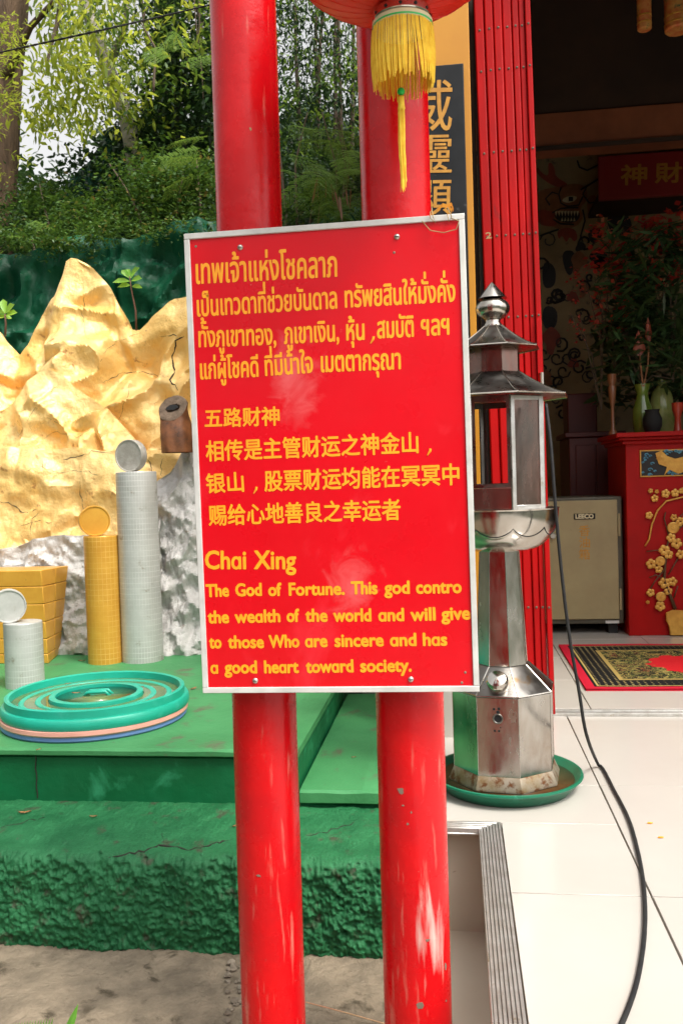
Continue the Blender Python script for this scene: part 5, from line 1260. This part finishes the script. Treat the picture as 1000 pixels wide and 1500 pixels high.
for x, y, r_, rd in ((985, 773, .038, 1), (966, 822, .032, 1), (967, 874, .032, 1), (990, 900, .03, 1), (982, 788, .03, 0), (990, 796, .035, 0), (972, 806, .035, 0), (978, 812, .03, 0), (953, 826, .033, 0), (964, 834, .025, 0), (972, 854, .036, 0), (984, 852, .03, 0), (952, 868, .026, 0), (966, 888, .032, 0), (978, 866, .026, 0), (986, 758, .022, 0), (996, 764, .03, 0), (974, 723, .028, 0), (988, 722, .026, 0), (998, 719, .02, 0), (958, 730, .024, 0), (950, 755, .024, 0), (952, 719, .016, 0), (961, 720, .014, 0), (948, 882, .012, 0), (996, 812, .03, 0)):
    blossom(x, y, r_, rd)
b = B(); b.poly([apx(x, y, .002) for x, y in ((974, 897), (984, 893), (1004, 894), (1014, 898), (1012, 912), (1008, 918), (1012, 930), (980, 930), (978, 916), (974, 908))], (0, -1, 0), .022); b.out('vase_relief', m_altargold, al, bevel=.006)
# rug
rz = .014
c1, c2 = PZ(851, 1012, rz), PZ(816, 936, rz)
ry0, ry1 = c1.y, c2.y-.25; rx0 = (c1.x+c2.x)/2-.0; rx1 = rx0+2.1
RWX, RWY = (rx1-rx0), (ry1-ry0)
def rug_hook(n, tc, mp, noi, ramp, mix, base, p):
    s = n.nodes.new('ShaderNodeSeparateXYZ'); L(n, tc.outputs['Object'], s.inputs[0])
    def mth(op, a, b=None, c_=None):
        q = n.nodes.new('ShaderNodeMath'); q.operation = op
        for i, v in enumerate((a, b, c_)):
            if v is None: continue
            if isinstance(v, (int, float)): q.inputs[i].default_value = v
            else: L(n, v, q.inputs[i])
        return q.outputs[0]
    ax_, ay_ = mth('ABSOLUTE', s.outputs[0]), mth('ABSOLUTE', s.outputs[1])
    ed = mth('MINIMUM', mth('SUBTRACT', RWX/2, ax_), mth('SUBTRACT', RWY/2, ay_))     # distance to the rug's edge
    v = n.nodes.new('ShaderNodeTexVoronoi'); v.inputs['Scale'].default_value = 16; v.feature = 'DISTANCE_TO_EDGE'; L(n, mp.outputs[0], v.inputs['Vector'])
    nz = noi(14, 5, 1.2)
    cr_ = n.nodes.new('ShaderNodeValToRGB'); cr_.color_ramp.interpolation = 'CONSTANT'; L(n, nz.outputs[0], cr_.inputs[0]); e = cr_.color_ramp.elements
    e[0].color = (.30, .21, .06, 1); e[1].position = .38; e[1].color = (.012, .012, .01, 1)
    for ps, cc in ((.47, (.10, .11, .03)), (.52, (.38, .28, .09)), (.56, (.012, .012, .01)), (.63, (.15, .04, .02)), (.68, (.35, .25, .08))): k = e.new(ps); k.color = (*cc, 1)
    c_ = cr_.outputs[0]
    # red centre field
    dd = mth('ADD', mth('MULTIPLY', mth('POWER', mth('DIVIDE', s.outputs[0], RWX*.30), 2), 1), mth('POWER', mth('DIVIDE', s.outputs[1], RWY*.26), 2))
    dd = mth('ADD', dd, mth('MULTIPLY', noi(5, 3).outputs[0], 1.3)); c_ = mix(ramp(dd, 1.62, 1.58), c_, (.52, .015, .02))
    # dotted dark band and red outer edge
    ck = n.nodes.new('ShaderNodeTexVoronoi'); ck.inputs['Scale'].default_value = 30; ck.inputs['Randomness'].default_value = 0; L(n, mp.outputs[0], ck.inputs['Vector'])
    band = mix(ramp(ck.outputs['Distance'], .36, .30), (.01, .01, .01), (.36, .28, .12))
    c_ = mix(ramp(ed, .222, .219), c_, (.36, .26, .08)); c_ = mix(ramp(ed, .20, .197), c_, band); c_ = mix(ramp(ed, .075, .073), c_, (.42, .32, .1)); c_ = mix(ramp(ed, .065, .063), c_, (.01, .01, .01)); c_ = mix(ramp(ed, .05, .048), c_, (.45, .012, .03))
    return c_
m_rug = M('patterned_rug', (.5, .02, .03), rough=.95, spec=.1, bump=.5, bs=260, bd=.003, hook=rug_hook)
rug = thing('rug', 'ornate black and gold rug with a red centre inside the temple doorway', 'rug', ((rx0+rx1)/2, (ry0+ry1)/2, rz))
b = B(); V = []; nn = 40
for j in range(nn+1):
    for i in range(nn+1):
        x, y = lerp(rx0, rx1, i/nn), lerp(ry0, ry1, j/nn); V.append((x, y, rz+.010+.003*noise.noise(Vector((x*3, y*3, 0)))))
b.add(V, [(j*(nn+1)+i, j*(nn+1)+i+1, (j+1)*(nn+1)+i+1, (j+1)*(nn+1)+i) for j in range(nn) for i in range(nn)])
b.box(rx0+.001, rx1-.001, ry0+.001, ry1-.001, rz-.001, rz+.006); b.out('pile', m_rug, rug)
# mural dragon, painted flat on the back wall
mY = BW-.004
def mp_(x, y): q = PY(x, y, mY); return Vector((q.x, mY, q.z))
mu = thing('dragon_mural', 'painted dragon with open toothed jaws on the cream back wall', 'mural', mp_(830, 300))
def shape(pts, mat, nm, d=.001):
    if nm not in ('tooth', 'pupil'):
        for _ in range(2): pts = [q for a, c in zip(pts, pts[1:]+pts[:1]) for q in ((a[0]*.75+c[0]*.25, a[1]*.75+c[1]*.25), (a[0]*.25+c[0]*.75, a[1]*.25+c[1]*.75))]
    B().poly([mp_(x, y)+Vector((0, -d, 0)) for x, y in pts], (0, -1, 0), .0012).out(nm, mat, mu)
cz = lambda L_: [(680+x/3.125, y/3.125) for x, y in L_]
shape(cz([(330, 900), (345, 870), (400, 860), (460, 845), (520, 840), (560, 860), (560, 920), (525, 950), (545, 990), (520, 1035), (440, 1055), (400, 1035), (330, 1030)]), m_mbrown, 'head')
shape(cz([(330, 760), (350, 790), (385, 810), (380, 750), (395, 742), (412, 770), (415, 810), (480, 845), (450, 862), (400, 850), (330, 800)]), m_mred, 'horn')
shape(cz([(330, 955), (400, 970), (440, 960), (400, 1000), (430, 1030), (380, 1040), (330, 1020)]), m_mred, 'cheek_flame', .0035)
shape(cz([(420, 1050), (500, 1040), (520, 1090), (500, 1110), (480, 1080), (465, 1115), (445, 1075), (430, 1100)]), m_mred, 'beard', .0035)
shape(cz([(405, 975), (520, 960), (530, 1000), (490, 1025), (420, 1010)]), m_mblack, 'mouth', .0035)
for k in range(8):
    x = 412+k*14; shape(cz([(x, 968), (x+12, 966), (x+6, 992)]), m_cream, 'tooth', .006)
    if 1 < k < 7: shape(cz([(x, 1014), (x+10, 1012), (x+5, 995)]), m_cream, 'tooth', .006)
shape(cz([(440, 915), (480, 895), (520, 900), (500, 925), (460, 930)]), m_cream, 'eye', .0035)
shape(cz([(475, 902), (495, 902), (495, 922), (475, 922)]), m_mblack, 'pupil', .006)
def mline(pts, r_): B().tube([mp_(x, y)+Vector((0, -.002, 0)) for x, y in cz(pts)], r_, 5).out('ink_line', m_mblack, mu)
for pts in ([(515, 735), (525, 765), (560, 780), (610, 755)], [(530, 870), (580, 840), (610, 820)], [(540, 960), (550, 1010), (530, 1080), (550, 1140)], [(430, 890), (440, 930), (470, 945), (520, 940), (540, 900)], [(440, 860), (430, 890), (400, 880), (370, 910), (390, 940)], [(560, 850), (540, 890), (570, 930), (600, 925)], [(345, 1080), (400, 1060), (430, 1050)], [(400, 975), (440, 955), (520, 950)], [(405, 1005), (440, 1025), (500, 1028)]): mline(pts, .008)
shape(cz([(560, 900), (600, 890), (610, 930), (590, 990), (560, 970)]), m_mbrown, 'claw_cloud', .002)
for pts in ([(345, 1185), (400, 1190), (430, 1240), (420, 1330), (345, 1340)], [(430, 1140), (500, 1130), (520, 1180), (490, 1290), (450, 1250)], [(345, 1380), (440, 1400), (430, 1520), (345, 1520)], [(630, 985), (680, 960), (760, 965), (790, 1040), (760, 1100), (680, 1090), (640, 1050)], [(550, 1050), (620, 1030), (650, 1080), (600, 1130), (560, 1110)]): shape([(lerp(sum(p[0] for p in cz(pts))/len(pts), x, .75), lerp(sum(p[1] for p in cz(pts))/len(pts), y, .8)) for x, y in cz(pts)], m_mblack, 'cloud', .0045)
for x, y in ((360, 1690), (420, 1640), (450, 1700), (400, 1740), (470, 1640), (360, 1620)):
    mline([(x+34*math.cos(t*.8)*(1-t*.08), y+34*math.sin(t*.8)*(1-t*.08)) for t in range(9)], .008)
rs2 = random.Random(5)
for k in range(34):
    x, y = rs2.uniform(335, 640), rs2.uniform(1060, 1900); q = rs2.uniform(14, 34); a0 = rs2.uniform(0, 6); sg = rs2.choice((-1, 1))
    mline([(x+q*1.2*math.cos(a0+sg*t*.75)*(1-t*.07), y+q*1.2*math.sin(a0+sg*t*.75)*(1-t*.07)) for t in range(10)], rs2.choice((.006, .010, .014)))
for k in range(9):
    x, y = rs2.uniform(345, 620), rs2.uniform(1080, 1750); q = rs2.uniform(18, 40)
    shape(cz([(x+q*(1+.5*math.sin(a*3+k))*math.cos(a), y+q*(1.3+.5*math.cos(a*2+k))*math.sin(a)) for a in np.linspace(0, 5.6, 9)]), (m_mred, m_mblack, m_mbrown)[k % 3], 'painted_cloud', .008)
# red name board
nY = 7.6; n0, n1 = PY(877, 293, nY), PY(1060, 219, nY)
nbd = thing('name_board', 'dark red board with gold Chinese characters high on the back wall', 'board', ((n0.x+n1.x)/2, nY, n0.z))
B().box(n0.x, n1.x, nY, nY+.05, n0.z, n1.z+.02).out('board', M('board_red', (.24, .012, .01), rough=.5), nbd, bevel=.006)
for ch, x0, x1, yb_, yt in (('神', 908, 947, 272, 243), ('財', 958, 998, 269, 240), ('龍', 1010, 1048, 267, 238)):
    if ch == '龍': continue
    b = B(); letters(b, ch, PY(x0, yb_, nY-.002), PY(x1, yb_-1.5, nY-.002), (yb_-yt)/FPX*nY, 'c', .005); b.out('gold_character', m_goldtext, nbd)
B().box(n0.x+.012, n1.x-.012, nY+.051, BW-.002, n0.z+.05, n0.z+.09).out('bracket', m_inner, nbd)
# dark red cabinet behind the safe
kY = 7.1; k0, k1 = PY(838, 900, kY).x, PY(915, 900, kY).x
cb = thing('dark_cabinet', 'dark red cabinet in shadow behind the safe', 'cabinet', ((k0+k1)/2, kY, .012))
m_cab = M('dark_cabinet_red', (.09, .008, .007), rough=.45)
kz = PY(870, 640, kY).z
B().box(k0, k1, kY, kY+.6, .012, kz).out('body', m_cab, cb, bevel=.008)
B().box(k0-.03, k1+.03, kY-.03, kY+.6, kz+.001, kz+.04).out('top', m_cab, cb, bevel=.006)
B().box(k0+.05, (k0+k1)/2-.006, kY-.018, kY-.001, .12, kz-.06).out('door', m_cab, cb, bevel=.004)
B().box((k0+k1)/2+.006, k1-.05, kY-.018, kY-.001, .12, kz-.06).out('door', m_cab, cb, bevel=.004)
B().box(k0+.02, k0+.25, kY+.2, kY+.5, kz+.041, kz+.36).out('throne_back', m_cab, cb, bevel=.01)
# things on the altar
def gmat(c1, c2): return M('green_glass', tuple(x*.6 for x in c1), tuple(x*.6 for x in c2), vs=12, rough=.1, spec=.8)
m_gg = gmat((.12, .22, .03), (.2, .3, .05)); m_gc = M('pale_glass', (.16, .20, .05), (.24, .26, .09), vs=14, rough=.1)
def vase(px, pb, pt, wpx, prof_, mat, label, nm='glass_vase', dY=.25, cat='vase'):
    Y = aY+dY; base = PY(px, pb, Y); base.z = az+.031; top = PY(px, pt, Y).z; h = top-base.z; t = thing(nm, label, cat, base); r_ = wpx/2/FPX*Y
    B().lathe([(a*r_, b_*h) for a, b_ in prof_], base, 24).out('body', mat, t, smooth=50); return t, base, top
vprof = [(.0, 0), (.85, 0), (.9, .06), (1.0, .3), (.95, .5), (.6, .72), (.55, .82), (.75, .95), (.85, 1.0), (.75, .99), (.5, .83), (.5, .7), (0, .68)]
vase(941, 634, 563, 28, vprof, m_gg, 'ribbed green glass vase on the altar table holding dark leaves')
vase(969, 630, 556, 34, [(0, 0), (.9, 0), (1, .1), (1, .5), (.8, .75), (.3, .9), (.3, 1), (0, 1)], m_gc, 'pale yellow green glass jar right of the ribbed vase', 'glass_jar', .35, 'jar')
vase(897, 634, 548, 13, [(0, 0), (1.0, 0), (.8, .05), (.4, .1), (.35, .45), (.7, .6), (.9, .78), (.6, .82), (.9, .88), (.95, 1), (0, 1)], M('turned_wood', (.18, .07, .03), rough=.35), 'slender turned brown candle holder at the left end of the altar', 'candle_holder', .15, 'candle holder')
vase(955, 634, 600, 26, [(0, 0), (.7, 0), (1, .3), (1, .6), (.7, .9), (.8, 1), (0, .95)], m_dark, 'round black incense pot in front of the glass vases', 'incense_pot', .10, 'pot')
vase(992, 634, 590, 16, [(0, 0), (.9, 0), (.6, .1), (.5, .5), (.9, .75), (1, 1), (0, 1)], M('red_glaze', (.35, .04, .02), rough=.3), 'small red glazed cup at the right edge of the altar', 'small_cup', .12, 'cup')
def bouquet(label, base, regions, mat, n, ln, wd, nm='flower_bouquet', cat='flowers', stems=4, mname='leaves'):
    Y = base[2]; b3 = PY(*base); b3.z = max(b3.z, az+.031); t = thing(nm, label, cat, b3)
    b = B()
    for k in range(stems):
        x, y = random.uniform(regions[0], regions[2]), random.uniform(regions[1], regions[3]); q = PY(x, y, Y); b.tube([b3, (b3+q)/2+Vector((random.uniform(-.05, .05), 0, .05)), q], [.006, .005, .003], 5)
    b.out('stems', m_twig, t)
    pts = [np.array(PY(rng.uniform(regions[0], regions[2]), rng.uniform(regions[1], regions[3]), Y+rng.uniform(-.12, .12)))+rng.normal(0, .03, (6, 3)) for _ in range(n)]
    leafcloud(mname, np.concatenate(pts), ln, wd, mat, t, .0); return t
l_in = leafmat('indoor_leaf', (.02, .05, .015), (.05, .10, .03), .2); l_red = leafmat('red_petals', (.40, .02, .01), (.55, .10, .04), .25); l_pink = leafmat('peach_petals', (.45, .16, .08), (.6, .28, .15), .25)
bouquet('dark green leaves rising high out of the ribbed vase', (941, 565, aY+.25), (895, 335, 1000, 560), l_in, 150, .16, .03, 'leaf_spray', 'plant')
bouquet('bunch of red paper flowers against the back wall under the name board', (905, 560, aY+.5), (868, 330, 925, 480), l_red, 46, .055, .04)
bouquet('red and peach flowers at the upper right edge of the doorway', (985, 560, aY+.4), (940, 310, 1010, 420), l_red, 50, .06, .045, mname='petals')
bouquet('peach gold blossom spray below the red board', (925, 560, aY+.6), (880, 330, 1000, 360), l_pink, 26, .05, .03, mname='petals')
bouquet('mass of dark leaves filling the back right of the altar', (1000, 560, aY+.7), (880, 400, 1010, 590), l_in, 150, .13, .05, 'leaf_mass', 'plant')
bouquet('small scattered red berries left of the altar', (880, 600, aY+.5), (835, 400, 890, 500), l_red, 18, .03, .025, 'berry_spray', 'plant', mname='berries')
an_ = thing('flamingo_flower', 'pair of dull red spathe flowers standing out of the ribbed vase', 'flower', PY(941, 566, aY+.22))
for pts, wv in (([(941, 566), (938, 540), (936, 520)], 9), ([(942, 566), (948, 535), (950, 500)], 5)):
    B().tube([PY(*q, aY+.2) for q in pts], .006, 6).out('stem', m_mbrown, an_)
    a, c_ = PY(pts[-1][0], pts[-1][1]+4, aY+.2), PY(pts[-1][0]-2, pts[-1][1]-36, aY+.16); d = c_-a; s = Vector((wv/FPX*aY, 0, 0))
    B().add([a, a+d*.3+s, a+d*.7+s*.6, c_, a+d*.7-s*.6, a+d*.3-s, a+d*.4+Vector((0, .03, 0))], [(0, 1, 6), (1, 2, 6), (2, 3, 6), (3, 4, 6), (4, 5, 6), (5, 0, 6)]).out('spathe', M('spathe', (.30, .07, .04), rough=.4), an_, smooth=True)
# hanging ornaments top right
for (x0, x1, y1, lb) in ((930, 954, 43, 'narrow patterned red hanging lantern at the top of the doorway'), (970, 1012, 44, 'wide red and gold patterned hanging lantern at the top right corner')):
    hY = 5.4; a, c_ = PY(x0, -80, hY), PY(x1, y1, hY); r_ = (c_.x-a.x)/2; t = thing('hanging_ornament', lb, 'lantern', ((a.x+c_.x)/2, hY, c_.z))
    B().lathe([(r_*.9, c_.z), (r_, c_.z+.01), (r_, a.z), (r_*.8, a.z+.02)], ((a.x+c_.x)/2, hY, 0), 12).out('drum', M('ornament_cloth', (.5, .10, .03), (.6, .32, .08), vs=16, rough=.6, dirt=(.05, .12, .05), ds=18, dt=.6), t, bevel=.003)
    b = B()
    for zz in (c_.z+.03, c_.z+.07): b.lathe([(r_*1.01, zz), (r_*1.03, zz+.004), (r_*1.01, zz+.01)], ((a.x+c_.x)/2, hY, 0), 12)
    b.out('gold_band', m_altargold, t)
    B().tube([((a.x+c_.x)/2, hY, a.z+.01), ((a.x+c_.x)/2, hY, CEIL)], .005, 6).out('cord', m_twig, t)
